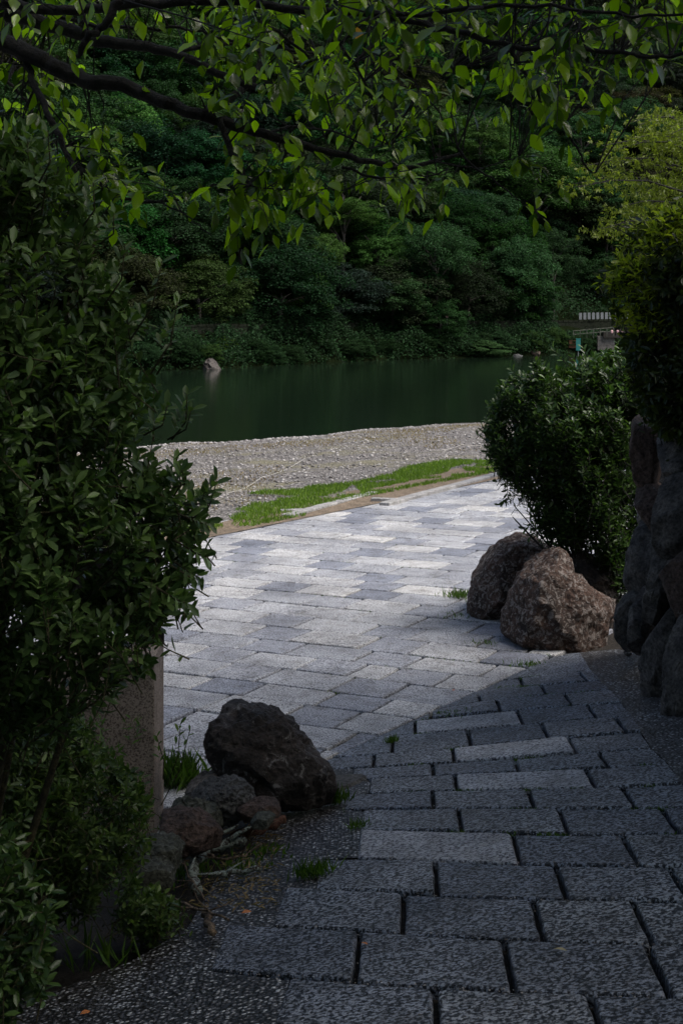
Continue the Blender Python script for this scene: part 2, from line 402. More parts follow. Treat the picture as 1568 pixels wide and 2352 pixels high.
# ------------------------------------------------------------------ pavers
def clip(poly, nx, ny, c):
    """keep nx*x+ny*y >= c"""
    out = []
    for i in range(len(poly)):
        a, b = poly[i], poly[(i + 1) % len(poly)]
        da, db = nx * a[0] + ny * a[1] - c, nx * b[0] + ny * b[1] - c
        if da >= 0: out.append(a)
        if (da >= 0) != (db >= 0):
            t = da / (da - db); out.append((a[0] + (b[0] - a[0]) * t, a[1] + (b[1] - a[1]) * t))
    return out
def area(p): return abs(sum(p[i][0] * p[(i + 1) % len(p)][1] - p[(i + 1) % len(p)][0] * p[i][1] for i in range(len(p)))) / 2
def paver(mb, poly, zf, m, lift=0.0, r=.018, depth=.05):
    """poly: xy corners; rounded corners, wavering edges, chamfered rim, slightly out of level"""
    if area(poly) < .004: return
    c = Vector((sum(p[0] for p in poly) / len(poly), sum(p[1] for p in poly) / len(poly)))
    s = sum(poly[i][0] * poly[(i + 1) % len(poly)][1] - poly[(i + 1) % len(poly)][0] * poly[i][1] for i in range(len(poly)))
    if s < 0: poly = poly[::-1]
    pts = []
    n = len(poly)
    for i in range(n):
        p0, p, p1 = Vector(poly[i - 1]), Vector(poly[i]), Vector(poly[(i + 1) % n])
        a, b = (p0 - p), (p1 - p); la, lb = a.length, b.length
        if la < 1e-4 or lb < 1e-4: continue
        rr = min(r * random.uniform(.5, 1.5), la * .3, lb * .3)
        pts += [p + a / la * rr, p + (a / la + b / lb) * rr * .28, p + b / lb * rr]
        k = int(lb / .07)
        nn = Vector((b.y, -b.x)) / lb
        for j in range(1, k):
            t = j / k
            if t * lb > rr * 1.3 and (1 - t) * lb > r * 1.5: pts.append(p + b * t + nn * random.uniform(-.0028, .0022))
    tx, ty, tz = random.gauss(0, .006), random.gauss(0, .006), random.gauss(0, .0025) + lift
    Z = lambda q, dz: zf(q.x, q.y) + tz + tx * (q.x - c.x) + ty * (q.y - c.y) + dz
    k = len(pts); b0 = len(mb.v)
    ring = [[], [], [], []]
    for q in pts:
        d = (c - q); L = d.length
        for j, (ins, dz) in enumerate(((.012, 0), (.004, -.004), (0, -.012), (-.001, -depth))):
            qq = q + d / L * ins
            ring[j].append((qq.x, qq.y, Z(q, dz)))
    vs = ring[0] + ring[1] + ring[2] + ring[3]
    fs = [tuple(range(k))]
    for j in range(3):
        for i in range(k):
            i2 = (i + 1) % k; fs.append((j * k + i, (j + 1) * k + i, (j + 1) * k + i2, j * k + i2))
    mb.add(vs, fs, m)

# plaza lattice
th = R(-26.5); AX = (math.cos(th), math.sin(th)); BX = (-AX[1], AX[0])
rowb = [9.021, 9.478, 9.865, 10.329, 10.76, 11.19, 11.672, 12.13, 12.618, 13.108, 13.55, 13.98, 14.42, 14.9, 15.36, 15.83, 16.28, 16.74, 17.18, 17.6, 18.04, 18.5, 18.96]
while rowb[-1] < 42: rowb.append(rowb[-1] + .462)
while rowb[0] > -8: rowb.insert(0, rowb[0] - .455)
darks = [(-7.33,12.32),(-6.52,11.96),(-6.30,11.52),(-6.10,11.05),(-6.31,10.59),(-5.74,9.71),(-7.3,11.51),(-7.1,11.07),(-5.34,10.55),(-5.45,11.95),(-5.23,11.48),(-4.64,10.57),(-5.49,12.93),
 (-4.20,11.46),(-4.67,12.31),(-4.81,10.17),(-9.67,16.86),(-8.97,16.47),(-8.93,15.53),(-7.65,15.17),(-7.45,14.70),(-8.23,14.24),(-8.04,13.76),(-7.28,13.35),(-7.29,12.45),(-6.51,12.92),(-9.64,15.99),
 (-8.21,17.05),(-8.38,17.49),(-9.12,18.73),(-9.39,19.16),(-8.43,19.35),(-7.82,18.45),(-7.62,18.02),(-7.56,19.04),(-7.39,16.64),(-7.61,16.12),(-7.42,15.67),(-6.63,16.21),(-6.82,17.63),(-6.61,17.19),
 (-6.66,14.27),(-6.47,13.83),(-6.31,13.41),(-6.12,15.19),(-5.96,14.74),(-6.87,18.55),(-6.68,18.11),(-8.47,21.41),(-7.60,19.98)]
kb = K0.x * kn.x + K0.y * kn.y
mb = MB()
for i in range(len(rowb) - 1):
    b0, b1 = rowb[i], rowb[i + 1]
    ds = sorted(a for a, b in darks if b0 <= b < b1)
    if not ds: ds = [-7 + random.uniform(-.8, .8)]
    W = .43
    segs = []                                    # (a0,a1,dark)
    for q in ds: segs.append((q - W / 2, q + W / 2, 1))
    full = []
    for j, sg in enumerate(segs):
        full.append(sg)
        if j + 1 < len(segs):
            g0, g1 = sg[1], segs[j + 1][0]
            if g1 - g0 < .05: continue
            k = max(1, round((g1 - g0) / .6))
            for q in range(k): full.append((g0 + (g1 - g0) * q / k, g0 + (g1 - g0) * (q + 1) / k, 0))
    for sgn in (-1, 1):
        e = full[0][0] if sgn < 0 else max(s[1] for s in full); lim = -26 if sgn < 0 else 10; cnt = 0
        while (e > lim) if sgn < 0 else (e < lim):
            if cnt % 3 >= 1 and (random.random() < .55 or cnt % 3 == 2): wd, dk, cnt = .43, 1, 0
            else: wd, dk, cnt = .6 * random.uniform(.96, 1.05), 0, cnt + 1
            full.append((e - wd, e, dk) if sgn < 0 else (e, e + wd, dk)); e += sgn * wd
    for a0, a1, dk in full:
        g = .0105
        pl = [(a0 + g, b0 + g), (a1 - g, b0 + g), (a1 - g, b1 - g), (a0 + g, b1 - g)]
        if a0 > -5.4 and False: pass
        pl = [(AX[0] * a + BX[0] * b, AX[1] * a + BX[1] * b) for a, b in pl]
        if min(p[1] for p in pl) > 34 or max(p[1] for p in pl) < 1 or max(p[0] for p in pl) < -9 or min(p[0] for p in pl) > 11: continue
        # keep the plaza side of the crease and the path side of the kerb
        pl = clip(pl, -CN[0], -CN[1], -(CX0 * CN[0] + CY0 * CN[1]) + .006)
        if len(pl) < 3: continue
        pl = clip(pl, -kn.x, -kn.y, -kb - .30 + .14 * math.sin(b0 * 7))
        if len(pl) < 3: continue
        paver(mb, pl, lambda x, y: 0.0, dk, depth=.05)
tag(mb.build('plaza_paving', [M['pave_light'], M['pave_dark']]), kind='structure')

# ramp pavers, courses read off the photograph and laid on the ramp's plane
RL = [
 [(600,2352),(784,2362),(1184,2390),(1568,2405)],
 [(480,2226),(660,2245),(784,2254),(991,2266),(1184,2277),(1359,2283),(1568,2291)],
 [(520,2122),(620,2124),(784,2135),(1156,2158),(1484,2168),(1568,2173)],
 [(655,2036),(784,2044),(924,2050),(1219,2063),(1568,2070)],
 [(737,1966),(784,1968),(999,1974),(1274,1984),(1568,1990)],
 [(820,1908),(1054,1907),(1179,1913),(1429,1915),(1568,1913)],
 [(785,1859),(1049,1857),(1274,1857),(1568,1854)],
 [(793,1825),(852,1820),(1044,1814),(1209,1811),(1361,1809),(1426,1807),(1568,1798)],
 [(802,1789),(984,1782),(1049,1778),(1129,1776),(1336,1767),(1398,1761),(1538,1752)],
 [(809,1763),(986,1753),(1039,1749),(1184,1742),(1319,1729),(1373,1727),(1501,1717)],
 [(774,1737),(897,1729),(1034,1718),(1129,1707),(1252,1697),(1303,1692),(1381,1683),(1476,1678)],
 [(897,1689),(1068,1676),(1129,1668),(1241,1660),(1361,1648),(1451,1643)],
 [(948,1656),(984,1649),(1129,1635),(1185,1631),(1308,1620),(1426,1613)],
 [(987,1630),(1104,1610),(1129,1606),(1235,1596),(1294,1591),(1403,1583)],
 [(1096,1588),(1135,1579),(1238,1573),(1286,1570),(1381,1562)],
 [(1185,1557),(1249,1550),(1308,1544),(1361,1539)],
 [(1237,1528),(1286,1524),(1347,1515)],
 [(1263,1508),(1336,1498)]]
JT = [[1001,1371],[820,1168,1511],[925,1236],[1001,1289,1559],[1186,1449],[1056,1294,1539],[994,1219,1444],[1047,1356],[994,1186,1386],
      [858,1041,1314],[901,1078,1251,1424],[953,1194,1359],[990,1144,1304],[1099,1248],[1198,1338],[],[]]
LE = [(660,625),(520,480),(655,620),(737,719),(825,817),(831,823),(793,785),(849,844),(809,802)]
LIGHT = {(1, 2): .5, (4, 0): 1, (7, 1): 1, (9, 2): 1, (11, 1): 1, (15, 0): .5, (2, 2): .5}
REDGE = [(1336,1500),(1361,1539),(1382,1563),(1405,1583),(1431,1613),(1455,1643),(1476,1678),(1501,1718),(1539,1752),(1568,1793),(1640,1890),(1800,2080),(2050,2360),(2300,2700)]
def ipl(pl, x, lo=0, hi=1):
    if x <= pl[0][lo]: a, b = pl[0], pl[1]
    elif x >= pl[-1][lo]: a, b = pl[-2], pl[-1]
    else:
        for a, b in zip(pl, pl[1:]):
            if x <= b[lo]: break
    return a[hi] + (b[hi] - a[hi]) * (x - a[lo]) / (b[lo] - a[lo])
def jx(xm, ym, y): return 941 + (xm - 941) * (y - 1028) / (ym - 1028)
mb = MB()
for k in range(17):
    lo, hi = RL[k], RL[k + 1]                      # lo = nearer line
    mid = lambda x: (ipl(lo, x) + ipl(hi, x)) / 2
    js = list(JT[k])
    xr = ipl(REDGE, mid(1450), 1, 0)
    wd = 300 if k < 2 else 240
    last = js[-1] if js else (1240 if k == 15 else 1280)
    if js:
        while last + wd < xr - 90: last += wd; js.append(last)
    left = ('L',) ; cuts = [None] + js + [None]
    for q in range(len(cuts) - 1):
        cs = []
        for side, cx in ((0, cuts[q]), (1, cuts[q + 1])):
            for line in (lo, hi):
                if cx is None:
                    if side == 0:
                        if k < len(LE):
                            x = LE[k][1] if line is lo else LE[k][0]
                        else: x = 640
                    else:
                        x = xr
                        for _ in range(3): x = ipl(REDGE, ipl(line, x), 1, 0)
                    y = ipl(line, x)
                else:
                    y = ipl(line, cx); x = jx(cx, mid(cx), y); y = ipl(line, x)
                cs.append((x, y))
        q3 = [atr(*cs[0]), atr(*cs[2]), atr(*cs[3]), atr(*cs[1])]    # near-left, near-right, far-right, far-left
        # gaps: wide end joints, tight bed joints
        c4 = [Vector((p.x, p.y)) for p in q3]
        u0 = (c4[1] - c4[0]).normalized(); v0 = (c4[3] - c4[0]).normalized()
        gu, gv = .0115, .0095
        pl = [c4[0] + u0 * gu + v0 * gv, c4[1] - u0 * gu + v0 * gv, c4[2] - u0 * gu - v0 * gv, c4[3] + u0 * gu - v0 * gv]
        pl = clip([(p.x, p.y) for p in pl], CN[0], CN[1], CX0 * CN[0] + CY0 * CN[1] + .006)
        if len(pl) < 3: continue
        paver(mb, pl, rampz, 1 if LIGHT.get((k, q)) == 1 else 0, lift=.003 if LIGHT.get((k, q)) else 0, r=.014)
# courses behind the camera and under it
for k in range(14):
    y1 = 4.15 - k * .45
    for q in range(-2, 9):
        x0 = -.6 + q * .62 + (k % 2) * .3
        paver(mb, [(x0 + .01, y1 - .44), (x0 + .6, y1 - .44), (x0 + .6, y1), (x0 + .01, y1)], rampz, 0)
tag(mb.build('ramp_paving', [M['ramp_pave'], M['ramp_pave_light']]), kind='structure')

def ramp_sheet(name, pts, m, dz):
    bm = bmesh.new(); vs = [bm.verts.new(atr(u, v) + Vector((0, 0, dz))) for u, v in pts]
    f = bm.faces.new(vs); bmesh.ops.triangulate(bm, faces=[f])
    me = bpy.data.meshes.new(name); bm.normal_update(); bm.to_mesh(me); bm.free()
    o = link(name, me, m); 
    if me.polygons[0].normal.z < 0: me.flip_normals()
    return tag(o, kind='structure')
ramp_sheet('pebble_path', [(770,1748),(812,1766),(806,1788),(850,1794),(846,1820),(797,1827),(790,1856),(835,1862),(828,1966),(745,1970),(725,2040),(662,2045),(628,2126),(530,2128),(490,2228),(664,2248),(620,2420),(-350,2420),(-350,2310),(120,2275),(300,2205),(430,2130),(500,2010),(600,1905),(640,1850),(700,1800)], M['pebble'], -.006)
ramp_sheet('pebble_margin', [(1263,1503)] + [(u - 6, v) for u, v in REDGE] + [(2700,2700),(2500,2100),(2000,1700),(1700,1560),(1420,1490)], M['pebble'], -.004)

# kerb, sand and grass between path and beach
def kerb(u0, v0_, u1, v1_, wd, label, h=.045):
    a, b = at0(u0, v0_, h), at0(u1, v1_, h)
    d = (b - a); L = d.length; ang = math.atan2(d.y, d.x); nn = Vector((-d.y, d.x, 0)) / L
    t = thing('kerb_stone', ((a + b) / 2 + nn * wd / 2) * Vector((1, 1, 0)) if False else (((a + b) / 2 + nn * wd / 2).x, ((a + b) / 2 + nn * wd / 2).y, 0), label, 'kerb', 'kerb stones along the edge of the path')
    m_ = MB(); k = max(1, int(L / .9))
    for i in range(k):
        p = a + d * ((i + .5) / k) + nn * wd / 2
        m_.box((p.x, p.y, h / 2 - .03 + random.uniform(-.003, .003)), (L / k - .012, wd, h + .06), ang)
    o = m_.build('kerb_course', M['kerb'], t)
    bv = o.modifiers.new('bevel', 'BEVEL'); bv.width = .008; bv.segments = 1
kerb(668, 1182, 872, 1129, .15, 'pale kerb course nearest the camera, beside the grass verge')
kerb(893, 1155, 1175, 1080, .15, 'long pale kerb course running along the path to the right hedge')
kerb(645, 1172, 700, 1170, .12, 'short kerb return at the near end of the kerb', .05)
kerb(850, 1144, 912, 1146, .12, 'short kerb return at the gap between two kerb courses', .05)
sb = MB()
def onk(s, e): return Vector((K0.x + kd.x * s + kn.x * e, K0.y + kd.y * s + kn.y * e, 0))
for i in range(60):
    s0, s1 = -9 + i * .45, -9 + (i + 1) * .45
    e0a, e0b = .02, .02
    wdt = lambda s: .40 + .2 * math.sin(s * 1.3) + (.4 if 2.5 < s < 7 else 0)
    for j in range(4):
        P_ = []
        for s, t in ((s0, j), (s0, j + 1), (s1, j + 1), (s1, j)):
            e = -.35 + (wdt(s) + .35) * t / 4; p = onk(s, e); p.z = (max(0.0, 0) + beachz(p.x, p.y) + .035 if e > 0 else .008) ; P_.append(p)
        sb.poly(P_[::-1])
o = sb.build('bare_earth', M['sand'], smooth=True); tag(o, kind='structure')
# grass blades
def blades(region, n, h, m, name, kind='stuff', parent=None, w=.007, origin=None):
    P = np.array([region() for _ in range(n)])
    D = np.stack([rng.normal(0, .45, n), rng.normal(0, .45, n), np.ones(n)], 1)
    Nn = np.stack([rng.normal(0, 1, n), rng.normal(0, 1, n), rng.normal(0, .2, n)], 1)
    V, Fc = leaves(P, D, Nn, h * rng.uniform(.5, 1.3, n), w * rng.uniform(.6, 1.4, n), T_THIN)
    o = np_mesh(name, V, Fc, m, parent=parent, origin=origin)
    if kind: tag(o, kind=kind)
    return o
def greg():
    while True:
        s = random.uniform(-7, 13); e = random.uniform(-.25, 2.0)
        bare = (1.8 < s < 7.5 and .25 < e < 1.0 + .25 * math.sin(s * 2) and noise.noise(Vector((s * 1.5, e * 2, 0))) > -.12)
        lim = .72 + .35 * math.sin(s * 1.1) + (1.0 if 2 < s < 8 else 0) + .3 * noise.noise(Vector((s * 2, 0, 5)))
        if s < .2: lim *= .75
        if bare or e > lim: continue
        if s > .3 and -.3 < e < .08: continue
        if s < 0 and noise.noise(Vector((s * 1.2, e * 1.5, 9))) < -.1: continue
        p = onk(s, e); return (p.x, p.y, beachz(p.x, p.y) + .02 if e > 0 else .0)
tag(blades(greg, 26000, .065, M['grass'], 'verge_grass', w=.012), 'bright green grass strip between the path kerb and the gravel beach', 'grass')
def greg2():
    while True:
        x = random.uniform(-9, 9); y = random.uniform(18, 44); e = ek(x, y)
        if e < 1.2 or y > shoreY(x) - 1: continue
        if noise.noise(Vector((x * .35, y * .18, 2))) + .25 * noise.noise(Vector((x * 2, y * 1, 2))) < .15: continue
        return (x, y, beachz(x, y))
tag(blades(greg2, 7000, .06, M['dry_grass'], 'beach_grass', w=.014), 'sparse dry grass growing through the gravel beach', 'grass')
# loose stones on the beach
ico = bmesh.new(); bmesh.ops.create_icosphere(ico, subdivisions=1, radius=1)
IV = np.array([v.co[:] for v in ico.verts]); IF = np.array([[v.index for v in f.verts] for f in ico.faces]); ico.free()
def scatter_stones(n, fn, name, smin, smax):
    Vs, Fs = [], []
    for i in range(n):
        x, y, z, k = fn()
        s = random.uniform(smin, smax) ** 1.0 * k
        sx = np.array([s * random.uniform(.7, 1.4), s * random.uniform(.7, 1.2), s * random.uniform(.35, .7)])
        a = random.uniform(0, 6.28); ca, sa = math.cos(a), math.sin(a)
        v = (IV + rng.normal(0, .12, IV.shape)) * sx
        v = np.stack([v[:, 0] * ca - v[:, 1] * sa, v[:, 0] * sa + v[:, 1] * ca, v[:, 2]], 1) + np.array([x, y, z])
        Vs.append(v); Fs.append(IF + len(IV) * i)
    return np_mesh(name, np.concatenate(Vs), np.concatenate(Fs), M['loose'], smooth=False)
def sfn():
    while True:
        y = 18 + 32 * random.random() ** 1.1; x = random.uniform(-.26, .16) * y; e = ek(x, y)
        if e < 1.1 or y > shoreY(x) - .2: continue
        return x, y, beachz(x, y) + .01, 1
tag(scatter_stones(7000, sfn, 'beach_stones', .012, .036), 'loose grey and pinkish river stones strewn over the beach', 'stones', kind='stuff')
def sfn2():
    x = random.uniform(-14, 12); y = shoreY(x) - random.uniform(-.2, 1.2); return x, y, max(beachz(x, y), WZ) + .02, 1
tag(scatter_stones(1500, sfn2, 'shore_stones', .03, .075), 'line of larger stones along the near water edge', 'stones', kind='stuff')

# ------------------------------------------------------------------ rocks
def rock(name, outline, Y, depth, m, label=None, cat=None, group=None, rough=.05, parent=None, seed=0, sub=5, ang=0.0, flat=None, pw=.75, tiltY=0.0, layered=0.0, chisel=11):
    """boulder whose front outline follows the outline; real depth; origin at its middle"""
    P_ = [at(u, v, Y) for u, v in outline]
    cx = sum(p.x for p in P_) / len(P_); cz = sum(p.z for p in P_) / len(P_)
    angs = sorted((math.atan2(p.z - cz, p.x - cx), math.hypot(p.x - cx, p.z - cz)) for p in P_)
    def rad(t):
        aa = [(a - 2 * math.pi, r) for a, r in angs[-1:]] + angs + [(angs[0][0] + 2 * math.pi, angs[0][1])]
        for (a0, r0), (a1, r1) in zip(aa, aa[1:]):
            if a0 <= t <= a1:
                k = (t - a0) / max(a1 - a0, 1e-6)
                # straight edge between outline points
                x0, y0, x1, y1 = r0 * math.cos(a0), r0 * math.sin(a0), r1 * math.cos(a1), r1 * math.sin(a1)
                dx, dy = math.cos(t), math.sin(t); den = dx * (y1 - y0) - dy * (x1 - x0)
                if abs(den) < 1e-9: return r0
                return (x0 * (y1 - y0) - y0 * (x1 - x0)) / den
        return angs[0][1]
    bm = bmesh.new(); bmesh.ops.create_icosphere(bm, subdivisions=sub, radius=1)
    size = (max(p.x for p in P_) - min(p.x for p in P_) + max(p.z for p in P_) - min(p.z for p in P_)) / 2
    off = Vector((seed * 7.3, seed * 3.1, seed))
    for v in bm.verts:
        d = v.co.copy(); s = math.hypot(d.x, d.z)
        t = math.atan2(d.z, d.x) if s > 1e-5 else 0
        r = rad(t) if s > 1e-5 else 0
        sp = s ** pw
        q = Vector((math.cos(t) * r * sp, math.copysign(abs(d.y) ** .8, d.y) * depth, math.sin(t) * r * sp))
        nn = d
        f = noise.fractal(q / size * 2.2 + off, .9, 2.1, 5) * rough * 1.15
        cr = noise.voronoi(q / size * 3.0 + off)[0]; f += (cr[1] - cr[0]) * rough * .9 - rough * .35
        f += noise.fractal(q / size * 9 + off, .8, 2.2, 4) * rough * .4 - abs(noise.noise(q / size * 4.5 + off * 2)) * rough * 1.1 + rough * .25
        if layered: f += layered * rough * (abs((q.x * .9 - q.z * .35) / size * 9 + noise.noise(q / size * 3) * 2) % 1.0 - .5)
        q += nn * f * size
        v.co = q
    if chisel:
        vs_ = list(bm.verts); rs = random.Random(seed * 13 + 5)
        for _ in range(chisel):
            nn = Vector((rs.gauss(0, 1), rs.gauss(-.5, .9), rs.gauss(.15, .8))).normalized()
            mx = max(v.co.dot(nn) for v in vs_); hh = mx * rs.uniform(.74, .92)
            for v in vs_:
                e_ = v.co.dot(nn) - hh
                if e_ > 0: v.co -= nn * e_ * .93
        for v in vs_:
            q = v.co; d = q.normalized(); v.co = q + d * size * rough * (.60 * noise.fractal(q / size * 8 + off, .7, 2.2, 6) - .55 * abs(noise.noise(q / size * 5 + off)))
    if ang: bmesh.ops.rotate(bm, verts=bm.verts, cent=(0, 0, 0), matrix=Matrix.Rotation(ang, 3, 'Z'))
    me = bpy.data.meshes.new(name); bm.to_mesh(me); bm.free(); me.materials.append(m); me.shade_smooth(); me.set_sharp_from_angle(angle=R(30))
    o = bpy.data.objects.new(name, me); C.objects.link(o)
    loc = Vector((cx, Y, cz))
    if parent: o.parent = parent; o.location = loc - parent.location
    else: o.location = loc; tag(o, label, cat, group)
    return o
# big dark boulder on its concrete pad
o = rock('boulder', [(452,1752),(460,1715),(466,1680),(480,1648),(508,1628),(550,1620),(600,1624),(636,1640),(668,1668),(700,1690),(735,1733),(760,1768),(773,1800),(770,1835),(735,1855),(680,1850),(600,1845),(520,1830),(455,1800)], 8.05, .27, M['rock_black'],
     'large dark brown boulder with pale lichen spots, left of the paved path', 'boulder', rough=.045, seed=21, sub=6, chisel=7)
pb = MB(); c = atr(655, 1822)
ring = [(c.x + .42 * math.cos(t) * (1 + .1 * math.sin(3 * t)), c.y + .26 * math.sin(t) * (1 + .1 * math.cos(2 * t)), 0) for t in [i * math.pi / 14 for i in range(28)]]
top = [(x, y, rampz(x, y) + .012) for x, y, _ in ring]; low = [(c.x + (x - c.x) * 1.12, c.y + (y - c.y) * 1.12, rampz(x, y) - .03) for x, y, _ in ring]
pb.poly(top)
for i in range(28): pb.poly([top[i], low[i], low[(i + 1) % 28], top[(i + 1) % 28]])
tag(pb.build('mortar_pad', M['concrete']), 'rough concrete footing spread under the dark boulder', 'footing')
SG = 'stones edging the left planting bed'
def small(ol, Y, dp, m, lab, sd, rough=.07, sub=5, lay=0):
    rough *= .75; vm = sum(p[1] for p in ol) / len(ol); ol = [(u, v + (12 if v > vm else 0)) for u, v in ol]; rock('edging_stone', ol, Y, dp, m, lab, 'stone', SG, rough, seed=sd, sub=sub, layered=lay)
small([(505,1775),(520,1762),(560,1760),(590,1768),(597,1785),(580,1800),(530,1805),(508,1792)], 7.95, .12, M['rock_black'], 'flat dark slab stone tucked under the left end of the big boulder', 3, lay=.5)
small([(425,1830),(430,1805),(455,1785),(490,1775),(515,1785),(522,1805),(500,1840),(450,1860)], 7.85, .14, M['rock_pale'], 'pale tan rounded stone between the granite block and the grey cracked stone', 4)
small([(440,1850),(436,1825),(462,1800),(500,1790),(545,1783),(580,1795),(592,1825),(585,1850),(550,1870),(500,1880),(462,1868)], 7.55, .17, M['rock_grey'], 'grey cracked stone in front of the pale tan one', 5, .08, 6)
small([(372,1872),(385,1848),(420,1834),(465,1836),(500,1852),(515,1885),(500,1915),(440,1920),(385,1905)], 7.35, .15, M['rock_green'], 'dark greenish layered stone behind the reddish brown round stone', 6, .08, 5, .6)
small([(352,1895),(368,1872),(410,1861),(455,1863),(500,1888),(514,1910),(505,1938),(460,1952),(400,1945),(360,1925)], 7.05, .17, M['rock_rust'], 'round reddish brown stone, largest of the row below the granite block', 7, .05, 6)
small([(312,1945),(330,1928),(370,1924),(408,1930),(422,1950),(418,1978),(390,1992),(350,1985),(320,1968)], 6.75, .14, M['rock_green'], 'grey green stone beside the lichen covered fallen branch', 8, .08)
small([(310,1990),(330,1972),(370,1970),(400,1990),(405,2015),(370,2030),(330,2020)], 6.6, .13, M['rock_green'], 'flat stone half buried under the leaves, lowest of the row', 9, .06)
small([(540,1850),(560,1838),(610,1834),(645,1844),(648,1856),(620,1866),(560,1868)], 7.45, .12, M['rock_rust'], 'flat brown slab lying by the broken red branch', 10, .05)
small([(570,1880),(590,1870),(620,1868),(635,1876),(615,1886),(580,1888)], 7.2, .08, M['rock_green'], 'small flat grey green slab in front of the brown slab', 11, .05)
# right boulders
BG = 'boulders at the foot of the right hedge'
rock('boulder', [(1148,1440),(1156,1400),(1172,1352),(1192,1308),(1222,1278),(1252,1258),(1285,1258),(1308,1278),(1316,1315),(1345,1325),(1375,1355),(1412,1372),(1408,1405),(1392,1440),(1390,1500),(1340,1540),(1262,1530),(1165,1500)], 12.75, .42, M['rock_brown'],
     'big brown lichen speckled boulder in front of the right hedge', 'boulder', BG, .036, seed=12, sub=6)
rock('boulder', [(1070,1378),(1078,1335),(1100,1295),(1130,1255),(1165,1236),(1215,1232),(1250,1245),(1290,1262),(1290,1330),(1260,1440),(1150,1450),(1075,1430)], 13.9, .5, M['rock_brown'],
     'smoother brown boulder behind and left of the lichen speckled one', 'boulder', BG, .03, seed=15, sub=6)
rock('boulder', [(1300,1300),(1320,1262),(1360,1262),(1400,1300),(1420,1360),(1420,1480),(1330,1480)], 13.4, .35, M['rock_black'],
     'dark boulder half hidden under the hedge stems, right of the speckled one', 'boulder', BG, .06, seed=16)
for (u, v, r, lab) in ((1478,1532,14,'small pale broken stone at the foot of the rock wall'),(1440,1500,9,'tiny brown stone on the pebble margin below the rock wall'),(1540,1605,12,'small grey stone on the pebble margin, nearest the frame edge')):
    p = atr(u, v + r * .6)
    rock('loose_stone', [(u + r * math.cos(t) * (1 if math.sin(t) < 0 else 1.2), v - r * .7 * math.sin(t)) for t in [i * .7 for i in range(9)]], p.y, .03, M['rock_pale'], lab, 'stone', None, .1, seed=u, sub=3)

# rock retaining wall at the right, built of separate big stones
wl = thing('rock_wall', tuple(atr(1560, 1600)), 'tall dark wall of stacked rugged boulders at the right edge of the path', 'wall')
WS = [([(1475,1010),(1600,990),(1720,1100),(1720,1480),(1530,1520),(1490,1400)],11.3,.45,0),
 ([(1452,985),(1468,962),(1500,965),(1520,1000),(1510,1060),(1500,1120),(1480,1140),(1462,1110),(1455,1050)],10.9,.35,1),
 ([(1505,1010),(1540,990),(1610,1000),(1640,1060),(1600,1120),(1545,1130),(1512,1080)],10.4,.4,0),
 ([(1460,1120),(1490,1110),(1520,1130),(1530,1180),(1515,1240),(1490,1200),(1465,1160)],10.8,.35,1),
 ([(1512,1260),(1500,1200),(1515,1140),(1540,1100),(1580,1090),(1640,1130),(1640,1250),(1560,1290),(1520,1300)],10.1,.42,0),
 ([(1455,1240),(1480,1180),(1510,1200),(1520,1300),(1500,1370),(1460,1380),(1440,1330)],10.9,.35,0),
 ([(1482,1440),(1488,1370),(1500,1300),(1515,1240),(1545,1215),(1565,1250),(1560,1340),(1530,1400),(1510,1440)],10.0,.3,0),
 ([(1525,1290),(1560,1260),(1640,1270),(1650,1380),(1590,1420),(1540,1390)],9.7,.35,1),
 ([(1420,1400),(1440,1360),(1480,1350),(1490,1400),(1480,1470),(1440,1485),(1425,1460)],10.7,.3,0),
 ([(1448,1470),(1455,1400),(1470,1360),(1495,1350),(1500,1420),(1490,1480),(1465,1500)],10.3,.3,0),
 ([(1472,1500),(1480,1465),(1505,1425),(1535,1398),(1560,1400),(1575,1450),(1560,1520),(1530,1560),(1490,1560),(1475,1540)],9.7,.28,0),
 ([(1535,1600),(1540,1500),(1560,1430),(1600,1400),(1680,1420),(1690,1560),(1620,1640),(1550,1640)],9.1,.35,0),
 ([(1600,1180),(1680,1100),(1800,1120),(1820,1300),(1700,1360),(1620,1300)],9.3,.5,0),
 ([(1610,1400),(1700,1330),(1820,1360),(1860,1600),(1750,1700),(1640,1640)],8.7,.5,1),
 ([(1640,1000),(1760,960),(1850,1050),(1800,1150),(1680,1120)],9.4,.5,0)]
for i, (ol, Y, dp, br) in enumerate(WS):
    mu_, mv_ = sum(p[0] for p in ol) / len(ol), sum(p[1] for p in ol) / len(ol); ol = [(mu_ + (u - mu_) * 1.2, mv_ + (v - mv_) * 1.16 + (75 if (mv_ > 1430 and v > mv_) else 0)) for u, v in ol]
    rock('wall_stone', ol, Y, dp, M['rock_rust'] if br else M['wall_rock'], rough=.036, parent=wl, seed=30 + i, sub=5, pw=.5, chisel=26, layered=.9 if i in (6, 10, 4) else .2, ang=R(-20))
for i in range(10):          # wall goes on towards and behind the camera
    for j in range(3):
        Yc = 8.2 - i * .9; xc = 2.15 + (8.2 - Yc) * .03 + j * .12; zc = rampz(xc, Yc) + .35 + j * .62
        u, v = U0 + xc / Yc * F if Yc > .5 else 0, 0
        bm = bmesh.new(); bmesh.ops.create_icosphere(bm, subdivisions=3, radius=1)
        for q in bm.verts:
            q.co = Vector((q.co.x * .42, q.co.y * .52, q.co.z * .38)) * (1 + .35 * noise.fractal(q.co * 1.3 + Vector((i * 5, j * 3, 0)), .9, 2, 4))
        me = bpy.data.meshes.new('wall_stone'); bm.to_mesh(me); bm.free(); me.materials.append(M['wall_rock']); me.shade_smooth()
        s_ = bpy.data.objects.new('wall_stone', me); C.objects.link(s_); s_.parent = wl; s_.location = Vector((xc + .45, Yc, zc)) - wl.location
